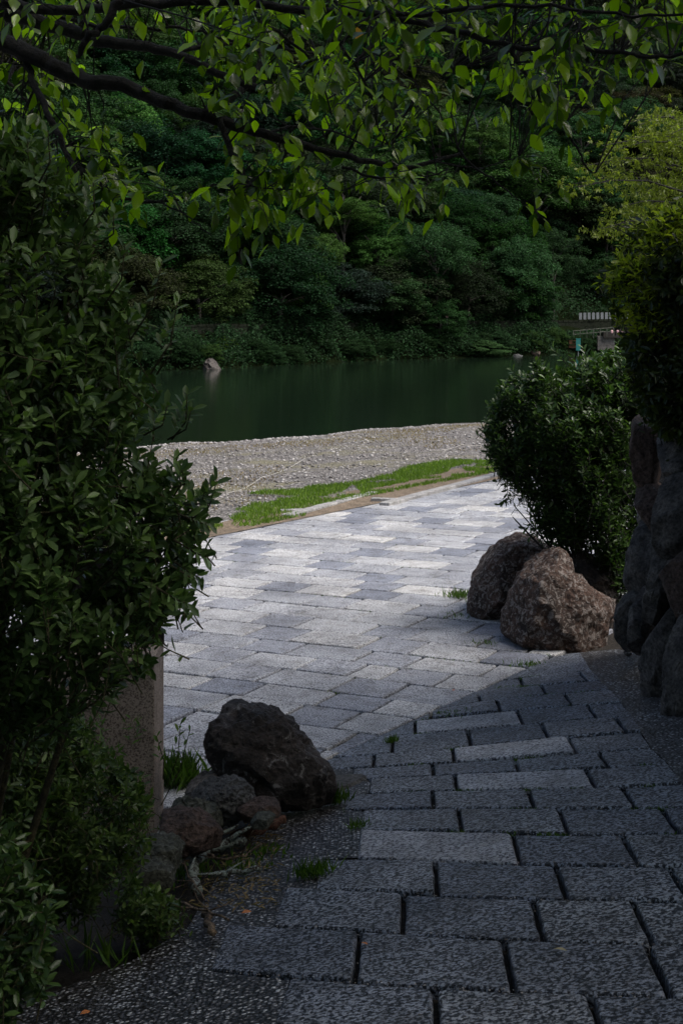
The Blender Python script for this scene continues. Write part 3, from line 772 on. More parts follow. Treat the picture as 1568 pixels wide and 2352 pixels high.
# soil bank behind the wall
def backz(x, y):
    e = x - (2.75 + max(0, (y - 9)) * .33)
    return groundz(x, y) - .3 + max(0, min(1, e / .4)) * (2.0 - max(0, y - 10) * .35 if y < 15 else 0)
grid('earth_bank', 2.3, 12, -8, 16, 50, 80, lambda x, y: backz(x, y) + nz(x, y, 1.5, .08), M['soil'])

# ------------------------------------------------------------------ granite block with the metal board frame
gb = thing('information_board', (-1.15, 8.15, 0), 'speckled pinkish granite block carrying a dark metal board frame behind the left bush', 'board')
p0 = at(355, 1512, 7.95); a = R(7)
bx, by = math.cos(a), math.sin(a)          # front face direction (to the left = -)
ex, ey = -math.sin(a) + .10, math.cos(a)   # side face direction, away
ln = math.hypot(ex, ey); ex /= ln; ey /= ln
W_, D_ = .62, .52
fr = Vector((p0.x, p0.y)); fl = fr - Vector((bx, by)) * W_; br = fr + Vector((ex, ey)) * D_; bl = fl + Vector((ex, ey)) * D_
zt = p0.z
g = MB(); vs = [(q.x, q.y, z) for z in (-.1, zt) for q in (fl, fr, br, bl)]
g.add(vs, [(3, 2, 1, 0), (4, 5, 6, 7), (0, 1, 5, 4), (1, 2, 6, 5), (2, 3, 7, 6), (3, 0, 4, 7)])
o = g.build('granite_block', M['granite_post'], gb); bv = o.modifiers.new('b', 'BEVEL'); bv.width = .008; bv.segments = 2
fm = MB(); pm = MB()
mr = br - Vector((ex, ey)) * .14 - Vector((bx, by)) * .03; ml = bl - Vector((ex, ey)) * .14 + Vector((bx, by)) * .03
for q in (mr, ml): fm.box((q.x, q.y, zt + .03), (.09, .09, .06), a); fm.box((q.x, q.y, zt + .32), (.055, .16, .52), a)
mid = (mr + ml) / 2
fm.box((mid.x, mid.y, zt + .10), ((mr - ml).length, .045, .06), a); fm.box((mid.x, mid.y, zt + .55), ((mr - ml).length, .045, .05), a)
fm.build('board_frame', M['steel_dark'], gb)
pm.box((mid.x, mid.y, zt + .32), ((mr - ml).length - .06, .02, .38), a)
for i in range(4): pass
pm.build('board_panel', M['steel_dark'], gb)
for i in range(4): slot = MB(); slot.box((mr.x + .0, mr.y - .082, zt + .13 + i * .12), (.012, .006, .075), a); slot.build('slot_insert', M['paper'], gb)

# ------------------------------------------------------------------ leafy volumes
def pip(x, y, poly):
    c = False; n = len(poly); j = n - 1
    for i in range(n):
        if (poly[i][1] > y) != (poly[j][1] > y) and x < (poly[j][0] - poly[i][0]) * (y - poly[i][1]) / (poly[j][1] - poly[i][1]) + poly[i][0]: c = not c
        j = i
    return c
def edge_d(x, y, poly):
    b = 1e9; n = len(poly)
    for i in range(n):
        x0, y0 = poly[i]; x1, y1 = poly[(i + 1) % n]; dx, dy = x1 - x0, y1 - y0
        t = max(0, min(1, ((x - x0) * dx + (y - y0) * dy) / (dx * dx + dy * dy + 1e-9)))
        b = min(b, math.hypot(x - x0 - dx * t, y - y0 - dy * t))
    return b
def fill_pts(poly, Yr, thick, n, clump=0.0, cs=3.0, front=0.65):
    """points inside an outline read at distance Yr, with real depth (thick) that swells away from the rim"""
    W = [(at(u, v, Yr).x, at(u, v, Yr).z) for u, v in poly]
    xs = [p[0] for p in W]; zs = [p[1] for p in W]; out = []
    while len(out) < n:
        x, z = random.uniform(min(xs), max(xs)), random.uniform(min(zs), max(zs))
        if not pip(x, z, W): continue
        d = edge_d(x, z, W)
        half = thick * math.sqrt(min(1, d / (thick * 1.1)) + .02)
        k = random.uniform(-1, 1)
        k = math.copysign(abs(k) ** .45, k) if random.random() < front else k
        y = Yr + half * k
        if clump and noise.noise(Vector((x * cs, y * cs, z * cs))) + .5 * noise.noise(Vector((x * cs * 2.3, y * cs * 2.3, z * cs * 2.3))) < (-.32 + .34 * clump) + random.gauss(0, .07) - (.25 if d > .3 else 0): continue
        # keep it inside the outline as seen from the camera
        s = 1 + (y - Yr) / Yr * .8
        out.append((x * s, y, CZ + (z - CZ) * s, min(1, d / thick), k))
    return out
def shoots(pts, L, nl, ll, lw, bias, T, spread=1.0, stem=None, sr=.0016, droop=.25, whorl=True, updir=.6, twist=.35):
    """leafy shoots: a thin stem with alternate leaves and a tuft at its tip"""
    P, D, Nn, Ls, Ws = [], [], [], [], []
    for (x, y, z, d, k) in pts:
        ax = Vector((bias[0] + random.gauss(0, .5) * spread, bias[1] * (1 if k < .2 else -1) + random.gauss(0, .5) * spread, bias[2] + updir + random.gauss(0, .35) * spread)).normalized()
        Lk = L * random.uniform(.5, 1.25); tip = Vector((x, y, z)); base = tip - ax * Lk
        a1 = ax.orthogonal().normalized(); a2 = ax.cross(a1)
        if stem is not None: stem.tube([base, base + ax * Lk * .5 + Vector((0, 0, -.03 * Lk)), tip], [sr * 1.6, sr * 1.2, sr * .6], 4, cap=False)
        n = max(3, int(nl * random.uniform(.7, 1.3))); ph = random.uniform(0, 6.28)
        for i in range(n):
            t = (i + .6) / n
            if whorl: t = t ** .6
            ph += 2.4
            out = a1 * math.cos(ph) + a2 * math.sin(ph)
            dr = out * random.uniform(.7, 1.1) + ax * (.35 + .6 * t) + Vector((0, 0, -droop * random.uniform(0, 1.4)))
            nn = ax * 1.0 - out * .3 + Vector((random.gauss(0, twist), random.gauss(0, twist), random.gauss(0, twist) + .4))
            P.append(base + ax * (Lk * t)); D.append(dr); Nn.append(nn); q = random.uniform(.65, 1.15); Ls.append(ll * q); Ws.append(lw * q * random.uniform(.85, 1.1))
    return leaves(np.array(P), np.array(D), np.array(Nn), np.array(Ls), np.array(Ws), T)

# the big near bush on the left
B1 = [(-420,250),(-60,270),(60,300),(130,370),(185,440),(235,520),(252,580),(285,640),(300,700),(330,730),(355,790),(352,850),(385,905),(385,955),(350,1000),(372,1060),(420,1110),(455,1160),(470,1200),(445,1260),(430,1310),(415,1365),(385,1420),(360,1460),(335,1515),(300,1560),(240,1600),(170,1650),(-420,1660)]
lb = thing('large_shrub', (-1.5, 4.9, surf(-1.5, 4.9)), 'large dark green shrub filling the left side, nearest the camera', 'shrub')
st = MB()
pts = fill_pts(B1, 4.75, .62, 3100, 1, 4.5)
V, Fc = shoots(pts, .17, 11, .054, .024, (.35, -.35, .15), T_MED, .9, st)
# long shoots that stand clear of the mass
def long_shoot(u0, v0_, u1, v1_, Y, st, n=11, ll=.05, lw=.022):
    a, b = at(u0, v0_, Y + .05), at(u1, v1_, Y); P, D, Nn, Ls, Ws = [], [], [], [], []
    ax = (b - a); L = ax.length; ax.normalize(); mid_ = a + ax * L * .5 + Vector((.02, 0, -.015))
    st.tube([a, mid_, b], [.0032, .0026, .0016], 5); a1 = ax.orthogonal().normalized(); a2 = ax.cross(a1); ph = random.uniform(0, 6)
    for i in range(n):
        t = .25 + .75 * ((i + .5) / n) ** .8; ph += 2.3
        out = a1 * math.cos(ph) + a2 * math.sin(ph)
        P.append(a + ax * L * t); D.append(out + ax * (.4 + .8 * t)); Nn.append(ax - out * .2 + Vector((random.gauss(0, .2), -.3, .3))); q = random.uniform(.75, 1.15)
        Ls.append(ll * q); Ws.append(lw * q)
    return leaves(np.array(P), np.array(D), np.array(Nn), np.array(Ls), np.array(Ws), T_MED)
parts = [(V, Fc)]
for a in ((300,780,372,600,4.5),(345,860,408,690,4.5),(360,860,395,735,4.6),(240,700,288,560,4.5),(230,560,262,490,4.6),(330,1000,385,930,4.5),(395,1010,430,905,4.8),(385,1010,440,940,4.8),(395,1150,405,1050,4.6),
          (430,1200,498,1105,4.5),(440,1190,480,1140,4.6),(425,1160,470,1130,4.5),(410,1180,480,1200,4.4),(400,1240,475,1280,4.4),(400,1290,455,1325,4.4),(360,1350,430,1385,4.3),(400,1120,418,1080,4.5),(90,420,110,300,4.4),(190,520,215,420,4.5)):
    parts.append(long_shoot(*a, st))
def merge(parts):
    Vs, Fs, b = [], [], 0
    for v, f in parts: Vs.append(v); Fs.append(f + b); b += len(v)
    return np.concatenate(Vs), np.concatenate(Fs)
V, Fc = merge(parts)
np_mesh('foliage', V, Fc, M['lf_left'], lb)
for i in range(12):
    b = Vector((-1.5 + random.uniform(-.25, .25), 4.9 + random.uniform(-.25, .25), surf(-1.5, 4.9) - .05)); e = at(random.uniform(0, 330), random.uniform(500, 1450), 4.9)
    m1 = b.lerp(e, .5) + Vector((random.uniform(-.1, .1), 0, random.uniform(.05, .2))); st.tube([b, b.lerp(m1, .5), m1, e], [.02, .017, .012, .004], 6)
st.build('stem', M['stem'], lb, smooth=True)

# low bush at the bottom left
B2 = [(-350,1600),(60,1610),(150,1640),(200,1650),(240,1700),(280,1760),(325,1790),(345,1850),(325,1890),(345,1930),(318,1960),(300,1985),(330,2030),(400,2060),(410,2110),(360,2150),(300,2130),(250,2090),(180,2080),(120,2110),(120,2200),(70,2260),(0,2330),(-350,2400)]
lo_ = thing('low_shrub', (-1.6, 5.9, surf(-1.6, 5.9)), 'low spreading shrub of small leaves beneath the large one, spilling over the edging stones', 'shrub')
st = MB(); pts = fill_pts(B2, 6.1, .5, 3500, .4, 5.0)
V, Fc = shoots(pts, .13, 10, .042, .018, (.3, -.4, .1), T_MED, 1.0, st, sr=.0012)
V2, F2 = shoots([(p.x, p.y, p.z, 1, -1) for p in [at(random.uniform(150, 330), random.uniform(1640, 1900), random.uniform(6.6, 7.3)) for _ in range(60)]], .16, 7, .055, .013, (.1, -.2, .2), T_THIN, .9, st, sr=.0012)
V, Fc_ = V, Fc; np_mesh('foliage', V, Fc_, M['lf_low'], lo_); np_mesh('young_or_lit_foliage', V2, F2, M['weed'], lo_)
for i in range(9):
    b = Vector((-1.6 + random.uniform(-.3, .3), 5.9 + random.uniform(-.3, .3), surf(-1.6, 5.9) - .05)); e = at(random.uniform(0, 330), random.uniform(1700, 2050), 6.0)
    st.tube([b, b.lerp(e, .5) + Vector((0, 0, .08)), e], [.012, .009, .003], 5)
st.build('stem', M['stem'], lo_, smooth=True)
# leaves of the near bush hanging into the bottom left corner
B2b = [(-300,1880),(40,1900),(110,2010),(150,2120),(120,2250),(60,2340),(-300,2420)]
l3 = thing('corner_shrub', (-1.2, 4.3, surf(-1.2, 4.3)), 'dark broad leaved shrub in the bottom left corner, in front of the low one', 'shrub')
st = MB(); V, Fc = shoots(fill_pts(B2b, 4.4, .3, 420, 0), .16, 9, .05, .021, (.4, -.3, -.1), T_MED, .9, st); np_mesh('foliage', V, Fc, M['lf_mid'], l3)
for i in range(4):
    e = at(random.uniform(-80, 60), random.uniform(1950, 2200), 4.4); b = Vector((-1.2 + i * .05, 4.35, surf(-1.2, 4.3) - .04)); st.tube([b, b.lerp(e, .6) + Vector((0, 0, .05)), e], [.01, .008, .003], 5)
st.build('stem', M['stem'], l3)

# right middle bush
B3 = [(1128,945),(1150,880),(1190,862),(1225,830),(1270,815),(1310,812),(1345,822),(1400,800),(1450,810),(1520,840),(1530,980),(1490,1060),(1478,1180),(1455,1240),(1440,1330),(1405,1360),(1380,1290),(1330,1250),(1270,1240),(1240,1200),(1215,1150),(1180,1110),(1150,1080),(1120,1030),(1116,985)]
rb = thing('rounded_shrub', (2.25, 13.4, 0), 'rounded dark green shrub behind the two brown boulders', 'shrub')
st = MB(); pts = fill_pts(B3, 13.3, .62, 3400, .45, 3.0)
V, Fc = shoots(pts, .2, 10, .068, .030, (-.15, -.4, .35), T_MED, .8, st, sr=.002)
parts = [(V, Fc)]
for (u0, v0_, u1, v1_) in ((1170,1110,1160,1150),(1190,1130,1150,1160),(1240,1190,1205,1215),(1250,1200,1215,1235),(1190,950,1120,930),(1200,960,1118,985),(1160,1010,1118,1040),(1310,850,1268,800),(1200,880,1170,845),(1430,840,1420,790),(1350,850,1340,800)):
    parts.append(long_shoot(u0, v0_, u1, v1_, 13.2, st, 9, .07, .03))
V, Fc = merge(parts)
np_mesh('foliage', V, Fc, M['lf_mid'], rb)
for i in range(26):
    u = random.uniform(1170, 1450); b = at(random.uniform(1300, 1420), 1440, 13.5); e = at(u, random.uniform(950, 1200), 13.3 + random.uniform(-.4, .4)); m_ = b.lerp(e, .5) + Vector((random.uniform(-.1, .1), random.uniform(-.1, .1), .0))
    st.tube([b, b.lerp(m_, .5) + Vector((0, 0, .05)), m_, e], [.014, .012, .009, .004], 5)
st.build('stem', M['bark'], rb, smooth=True)

# hedge above the rock wall
B4 = [(1375,640),(1385,600),(1410,570),(1440,535),(1480,500),(1530,478),(1600,455),(1900,440),(2000,1000),(1700,1060),(1560,1010),(1500,975),(1475,940),(1460,880),(1440,800),(1415,740),(1405,680)]
hd = thing('wall_hedge', (2.9, 10.2, 1.4), 'dense glossy hedge with a yellow green lit edge put into its leaf colour, above the rock wall at the right', 'hedge')
st = MB(); pts = fill_pts(B4, 10.3, .8, 3600, .4, 3.0)
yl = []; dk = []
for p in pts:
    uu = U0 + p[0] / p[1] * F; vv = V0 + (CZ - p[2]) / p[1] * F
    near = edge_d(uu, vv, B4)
    (yl if (near < 95 and uu < 1600 and vv < 760 and random.random() < .75) else dk).append(p)  # shoots near the upper left rim take the painted lit colour
V, Fc = shoots(dk, .2, 9, .078, .031, (-.35, -.45, -.1), T_MED, .8, st, sr=.002, droop=.7, updir=.2)
np_mesh('foliage', V, Fc, M['lf_wall'], hd)
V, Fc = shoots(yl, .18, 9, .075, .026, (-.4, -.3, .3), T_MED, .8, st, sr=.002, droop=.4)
np_mesh('young_or_lit_foliage', V, Fc, M['lf_lit_edge'], hd)
for i in range(14):
    b = Vector((2.9 + random.uniform(-.5, .6), 10.2 + random.uniform(-.4, .4), 1.2)); e = at(random.uniform(1430, 1650), random.uniform(520, 900), 10.3); st.tube([b, b.lerp(e, .5), e], [.02, .014, .005], 5)
st.build('stem', M['bark'], hd, smooth=True)
# low ivy-like sprigs over the wall top
# yellow green maple behind
B5 = [(1300,430),(1330,395),(1352,352),(1400,330),(1432,285),(1480,300),(1560,290),(1800,300),(1800,560),(1600,560),(1480,505),(1420,505),(1440,470),(1380,450),(1330,440)]
mt = thing('maple_tree', (6.4, 24.0, 0), 'yellow green maple with drooping layered sprays, behind the right hedge', 'tree')
st = MB(); lines = [((1640,470),(1300,425)),((1640,430),(1330,385)),((1640,380),(1380,340)),((1620,330),(1435,288)),((1640,520),(1420,470)),((1640,560),(1360,535)),((1640,540),(1400,520)),((1700,330),(1540,300)),((1660,400),(1450,320)),((1640,500),(1460,440))]
P_ = []
for (a, b) in lines:
    for r_ in range(3):
        A_, B_ = at(a[0], a[1] + random.uniform(-12, 12), 24 + random.uniform(-1.2, 1.2)), at(b[0] + r_ * random.uniform(0, 30), b[1] + random.uniform(-10, 10), 23.5 + random.uniform(-1.2, 1.2))
        pl = [A_.lerp(B_, t) + Vector((0, 0, .25 * math.sin(t * math.pi))) for t in (0, .25, .5, .75, 1)]
        st.tube(pl, [.02, .016, .012, .008, .004], 4)
        for _ in range(62):
            t = random.random(); q = pl[min(3, int(t * 4))].lerp(pl[min(4, int(t * 4) + 1)], t * 4 % 1)
            P_.append((q.x + random.gauss(0, .16), q.y + random.gauss(0, .3), q.z + random.gauss(0, .10) - .02, 1, 0))
V, Fc = shoots(P_, .14, 8, .075, .028, (-.5, -.1, -.2), T_THIN, .8, None, droop=1.3, updir=.1)
np_mesh('foliage', V, Fc, M['lf_maple'], mt)
st.build('branch', M['bark'], mt)
tr = MB(); tb = Vector((6.4, 24, -.1)); tt = at(1640, 450, 24); tr.tube([tb, tb.lerp(tt, .35) + Vector((.15, 0, 0)), tb.lerp(tt, .7) + Vector((-.05, 0, 0)), tt, at(1620, 330, 24)], [.13, .11, .09, .06, .03], 9); tr.build('trunk', M['bark'], mt, smooth=True)

# ------------------------------------------------------------------ cherry tree reaching over from the left
ct = thing('cherry_tree', (-4.2, 6.2, surf(-4.2, 6.2)), 'cherry tree whose dark limbs and drooping leaves reach across the top from the left', 'tree')
BR = []       # (points(u,v,Y), r0, r1)
def br(pts, Y0, Y1, r0, r1, jit=2.0):
    k = len(pts); out = []
    for i, (u, v) in enumerate(pts):
        t = i / (k - 1); Y = Y0 + (Y1 - Y0) * t; out.append(at(u, v, Y))
    # subdivide with a little wander
    fine = []
    for a, b in zip(out, out[1:]):
        for j in range(4):
            q = a.lerp(b, j / 4); fine.append(q + Vector((random.gauss(0, .004), random.gauss(0, .01), random.gauss(0, .004))) * (1 if j else 0))
    fine.append(out[-1]); BR.append((fine, r0, r1))
br([(-900,60),(-400,10),(-30,15),(50,38),(165,70),(225,95),(320,105),(400,122),(500,170),(590,200)], 6.6, 6.0, .042, .013)
br([(-900,70),(-400,70),(0,95),(80,130),(150,165),(200,188),(280,193),(350,225),(415,250),(470,266)], 6.2, 5.8, .042, .022)
br([(470,266),(535,288),(600,305),(665,322),(715,340),(784,355),(834,370),(919,385),(999,370),(1060,352)], 5.8, 6.4, .022, .007)
br([(465,264),(500,240),(530,225),(580,185),(596,150),(600,60),(610,-40)], 5.8, 6.6, .02, .008)
br([(505,275),(525,330),(545,370),(560,405),(572,425)], 5.8, 5.6, .013, .008)
br([(60,138),(75,190),(105,240),(130,300),(165,370),(190,430),(205,530)], 6.1, 5.6, .015, .006)
br([(-600,-60),(0,5),(60,18),(150,22),(250,15),(400,5),(550,3),(650,20),(784,30),(864,32),(929,47),(1024,65),(1084,80),(1174,105),(1284,115),(1409,120),(1469,130),(1568,122),(1640,118)], 6.0, 5.0, .022, .005)
br([(1174,108),(1190,150),(1235,210),(1265,255),(1300,300),(1330,350),(1350,390),(1366,397)], 5.5, 5.8, .009, .003)
br([(1050,338),(1090,385),(1140,420),(1190,460),(1212,476)], 6.2, 6.4, .005, .002)
br([(1000,372),(1100,386),(1150,372),(1190,360)], 6.3, 6.6, .004, .002)
br([(200,425),(260,445),(320,465),(400,460),(450,435),(500,425),(650,435),(790,438)], 5.7, 5.9, .008, .002)
br([(365,465),(400,480),(430,496),(460,520),(487,543)], 5.7, 5.5, .004, .0018)
br([(140,40),(240,60),(310,66),(410,62),(520,90),(620,120)], 6.5, 6.5, .010, .005)
br([(280,0),(240,60),(200,90),(180,130)], 5.2, 5.2, .016, .010)
br([(784,385),(884,412),(980,405),(1050,395)], 6.0, 6.0, .006, .002)
br([(860,34),(1000,30),(1150,10),(1300,20),(1450,40),(1600,30)], 5.2, 4.8, .009, .004)
br([(600,305),(680,290),(760,300),(850,340),(900,330)], 5.9, 6.8, .006, .003)
br([(400,122),(520,100),(640,110),(760,130),(900,150),(1020,170)], 6.6, 7.4, .012, .004)
br([(900,150),(960,200),(1010,260),(1040,330)], 7.2, 7.4, .006, .003)
br([(780,100),(820,160),(850,220),(870,300)], 6.2, 6.4, .007, .003)
br([(640,70),(700,120),(740,190),(760,260)], 5.6, 5.7, .006, .003)
br([(0,170),(60,230),(120,330),(140,420)], 6.9, 7.1, .008, .003)
lim = MB()
BPTS = []
for pts, r0, r1 in BR:
    k = len(pts); lim.tube(pts, [(r0 + (r1 - r0) * i / (k - 1)) * random.uniform(.975, 1.03) for i in range(k)], 9 if r0 > .015 else 6)
    BPTS += [(p, r0 + (r1 - r0) * i / (k - 1)) for i, p in enumerate(pts)]
trk = MB(); base = Vector((-4.2, 6.2, surf(-4.2, 6.2) - .1)); forkz = at(-900, 62, 6.4)
trk.tube([base, base + Vector((.1, 0, .9)), base + Vector((.35, .05, 1.8)), forkz + Vector((-.2, 0, -.25)), forkz, forkz + Vector((.3, 0, .9))], [.2, .17, .16, .12, .09, .05], 12)
trk.build('trunk', M['bark'], ct, smooth=True)
REG = [([(560,-60),(1620,-60),(1620,100),(1500,135),(1320,160),(1270,250),(1200,225),(1120,170),(1050,210),(1000,260),(900,200),(760,200),(600,150)],165,(4.6,7.4)),
 ([(-60,-40),(600,-40),(640,150),(480,130),(300,70),(0,50)],70,(5.4,7.4)),
 ([(0,130),(140,170),(200,270),(270,330),(250,390),(120,420),(0,330)],45,(5.8,7.2)),
 ([(140,380),(330,395),(400,440),(520,430),(620,430),(630,480),(540,500),(460,450),(300,470),(150,450)],34,(5.4,6.2)),
 ([(520,350),(640,380),(780,395),(1000,380),(1050,400),(1030,440),(900,435),(700,435),(560,420)],44,(5.6,6.4)),
 ([(640,150),(1000,210),(1060,300),(1000,360),(860,330),(700,250)],34,(5.8,7.6)),
 ([(1170,160),(1290,180),(1270,250),(1230,250)],10,(5.4,5.8)),
 ([(480,200),(640,180),(680,300),(560,300)],16,(5.6,6.4)),
 ([(1185,455),(1215,460),(1225,480),(1200,482)],2,(6.4,6.4)),([(1150,365),(1195,358),(1190,375)],2,(6.5,6.6)),
 ([(-60,-60),(1620,-60),(1620,-160),(-60,-160)],60,(5,8))]
P, D, Nn, Ls = [], [], [], []
tw = MB()
for poly, n, (ya, yb) in REG:
    xs = [p[0] for p in poly]; ys = [p[1] for p in poly]; c_ = 0
    while c_ < n:
        u, v = random.uniform(min(xs), max(xs)), random.uniform(min(ys), max(ys))
        if not pip(u, v, poly): continue
        c_ += 1
        q = at(u, v, random.uniform(ya, yb))
        bp, br_ = min(BPTS, key=lambda b: (b[0] - q).length + (1 if b[0].x > q.x + .15 else 0))
        dv = q - bp
        if dv.length > .9: dv = dv.normalized() * .9; bp = q - dv
        mid_ = bp.lerp(q, .5) + Vector((random.gauss(0, .03), random.gauss(0, .03), .04 * random.random()))
        tw.tube([bp, mid_, q], [min(.0042, br_), .0028, .0016], 5, cap=False)
        ax = dv.normalized() if dv.length > .02 else Vector((1, 0, 0))
        ax = (ax + Vector((random.gauss(0, .4), random.gauss(0, .4), random.gauss(0, .3) - .15))).normalized()
        L = random.uniform(.10, .24); e = q + ax * L; tw.tube([q, e], [.0018, .001], 4, cap=False)
        a1 = ax.orthogonal().normalized(); a2 = ax.cross(a1); ph = random.uniform(0, 6)
        for i in range(random.randint(4, 8)):
            t = random.random(); ph += 2.4; o_ = a1 * math.cos(ph) + a2 * math.sin(ph)
            if random.random() < .4 and (mid_ - q).length > .05: s_ = mid_.lerp(q, random.random())
            else: s_ = q + ax * L * t
            pet = o_ * .015 + Vector((0, 0, -.006)); tw.tube([s_, s_ + pet], [.0007, .0006], 3, cap=False)
            P.append(s_ + pet); D.append(o_ * .7 + ax * .35 + Vector((0, 0, random.uniform(-1.1, -.25))))
            Nn.append(Vector((random.gauss(0, .5), random.gauss(0, .5) - .2, 1)) + o_ * .5); Ls.append(random.uniform(.048, .090))
Ls = np.array(Ls)
V, Fc = leaves(np.array(P), np.array(D), np.array(Nn), Ls, Ls * rng.uniform(.46, .6, len(Ls)), T_BIG)
np_mesh('foliage', V, Fc, M['lf_cherry'], ct)
lim.build('limb', M['bark'], ct, smooth=True); tw.build('twig', M['bark'], ct)
yp = at(820, 62, 5.0)
V, Fc = leaves(np.array([yp]), np.array([[.1, 0, -1.]]), np.array([[.1, -1, .2]]), np.array([.055]), np.array([.036]), T_BIG)
M['yellow_leaf'] = simple('yellow_leaf', (.75, .42, .03)); np_mesh('yellow_leaf', V, Fc, M['yellow_leaf'], ct)

# ------------------------------------------------------------------ unseen trees added round the camera to darken the ramp
def crown_pts(puffs, per, flat=.6, shell=.5):
    P, Nn = [], []
    for (c, r) in puffs:
        d = nrm(rng.normal(0, 1, (per, 3))); d[:, 2] = np.where(d[:, 2] < -.25, -d[:, 2] * .6, d[:, 2])
        rr = r * (shell + (1 - shell) * rng.random((per, 1)) ** .5)
        p = d * rr * np.array([1, 1, flat]) + np.array(c); P.append(p); Nn.append(nrm(d * .6 + np.array([0, 0, .7]) + rng.normal(0, .38, (per, 3))))
    return np.concatenate(P), np.concatenate(Nn)
def shade_tree(x, y, cz, r, label, gx=0, gy=0, h=.5):
    t = thing('shade_tree', (x, y, surf(x, y) if y < 17 else 0), label, 'tree')
    puffs = []
    for i in range(34):
        d = Vector((random.gauss(0, 1), random.gauss(0, 1), random.gauss(0, 1))).normalized(); q = random.random() ** .4
        puffs.append(((x + gx + d.x * r * q, y + gy + d.y * r * q, cz + d.z * r * h * q), r * .34))
    P, Nn = crown_pts(puffs, 380); n = len(P)
    D = np.cross(Nn, rng.normal(0, 1, (n, 3)))
    V, Fc = leaves(P, D, Nn, rng.uniform(.16, .3, n), rng.uniform(.12, .2, n), T_CARD)
    np_mesh('crown', V, Fc, M['lf_mid'], t)
    m_ = MB(); b = Vector(t.location) - Vector((0, 0, .1)); tp = Vector((x + gx, y + gy, cz)); m_.tube([b, b.lerp(tp, .5), tp], [.25, .2, .1], 10)
    for i in range(6):
        e = Vector(puffs[i * 5][0]); s_ = b.lerp(tp, .6); m_.tube([s_, s_.lerp(e, .5) + Vector((0, 0, .2)), e], [.08, .06, .02], 6)
    m_.build('trunk', M['bark'], t, smooth=True)
shade_tree(-7.0, 1.0, 7.4, 4.6, 'unseen tree added for shade, left of the path, its crown over the near shrub', 1.0, 0.5, .4)
shade_tree(6.4, 4.6, 7.8, 4.8, 'unseen tree added for shade, above the rock wall at the right', -2.2, 1.4, .38)
shade_tree(-1.0, -6.0, 7.0, 6.0, 'unseen tree added for shade behind the viewer, over the paved ramp', 0, 2, .5)
shade_tree(6.0, -5.0, 6.6, 6.0, 'second unseen tree added for shade behind the viewer, to the right', 0, 0, .8)
shade_tree(-9.5, -6.0, 6.0, 5.0, 'broad unseen tree added for shade behind the viewer, to the left', 0, 0, .8)

# ------------------------------------------------------------------ trees of the far hillside
VAR = []
def crown_mesh(i, n_puff, per, flat, style):
    puffs = []
    for k in range(n_puff):
        d = Vector((random.gauss(0, 1), random.gauss(0, 1), random.gauss(0, 1))).normalized()
        if d.z < -.8: d.z = -d.z * .5
        q = random.uniform(.55, .92); e = 1 + .25 * noise.noise(Vector((d.x * 2 + i * 9, d.y * 2, d.z * 2)))
        puffs.append(((d.x * q * e, d.y * q * e, d.z * q * e * (.95 if style else .8)), random.uniform(.11, .27)))
    P, Nn = crown_pts(puffs, per, flat, .72); n = len(P)
    D = np.cross(Nn, rng.normal(0, 1, (n, 3)))
    V, Fc = leaves(P, D, Nn, rng.uniform(.026, .05, n), rng.uniform(.016, .03, n), T_CARD)
    me = np_mesh('crown', V, Fc, M['lf_far'], smooth=False); m_ = me.data; bpy.data.objects.remove(me); return m_
for i in range(7): VAR.append(crown_mesh(i, 125, 240, .62 if i % 2 else .85, i % 3 == 0))
tm = MB(); tm.tube([(0, 0, -1.6), (.02, 0, -.8), (-.02, .02, -.1), (0, 0, .4)], [.05, .042, .03, .012], 7)
for i in range(7):
    a_ = i * .9; tm.tube([(0, 0, -.6 + i * .1), (.3 * math.cos(a_), .3 * math.sin(a_), -.3 + i * .1), (.65 * math.cos(a_), .65 * math.sin(a_), -.1 + i * .1)], [.024, .016, .006], 5)
tme = tm.build('trunk', M['trunk_far']); TRUNK = tme.data; bpy.data.objects.remove(tme)
def far_tree(x, y, zc, r, rz, col, name, label, cat, group, trunk=True, var=None):
    zg = hillz(x, y)
    t = thing(name, (x, y, zg), label, cat, group)
    c_ = bpy.data.objects.new('crown', random.choice(VAR) if var is None else VAR[var]); C.objects.link(c_); c_.parent = t
    c_.location = (0, 0, zc - zg); c_.scale = (r, r, rz); c_.rotation_euler = (random.uniform(-.1, .1), random.uniform(-.1, .1), random.uniform(0, 6.28)); c_.color = (*col, 1)
    if trunk:
        k = bpy.data.objects.new('trunk', TRUNK); C.objects.link(k); k.parent = t; s_ = (zc - zg) / 1.5
        k.location = (0, 0, zc - zg); k.scale = (r * .9, r * .9, max(.3, s_)); k.rotation_euler = (0, 0, random.uniform(0, 6.28))
    return t
GR = (.030, .062, .014); OL = (.028, .060, .014); DK = (.013, .033, .010); BL = (.018, .044, .016); BR_ = (.022, .044, .016); LT = (.045, .10, .022)
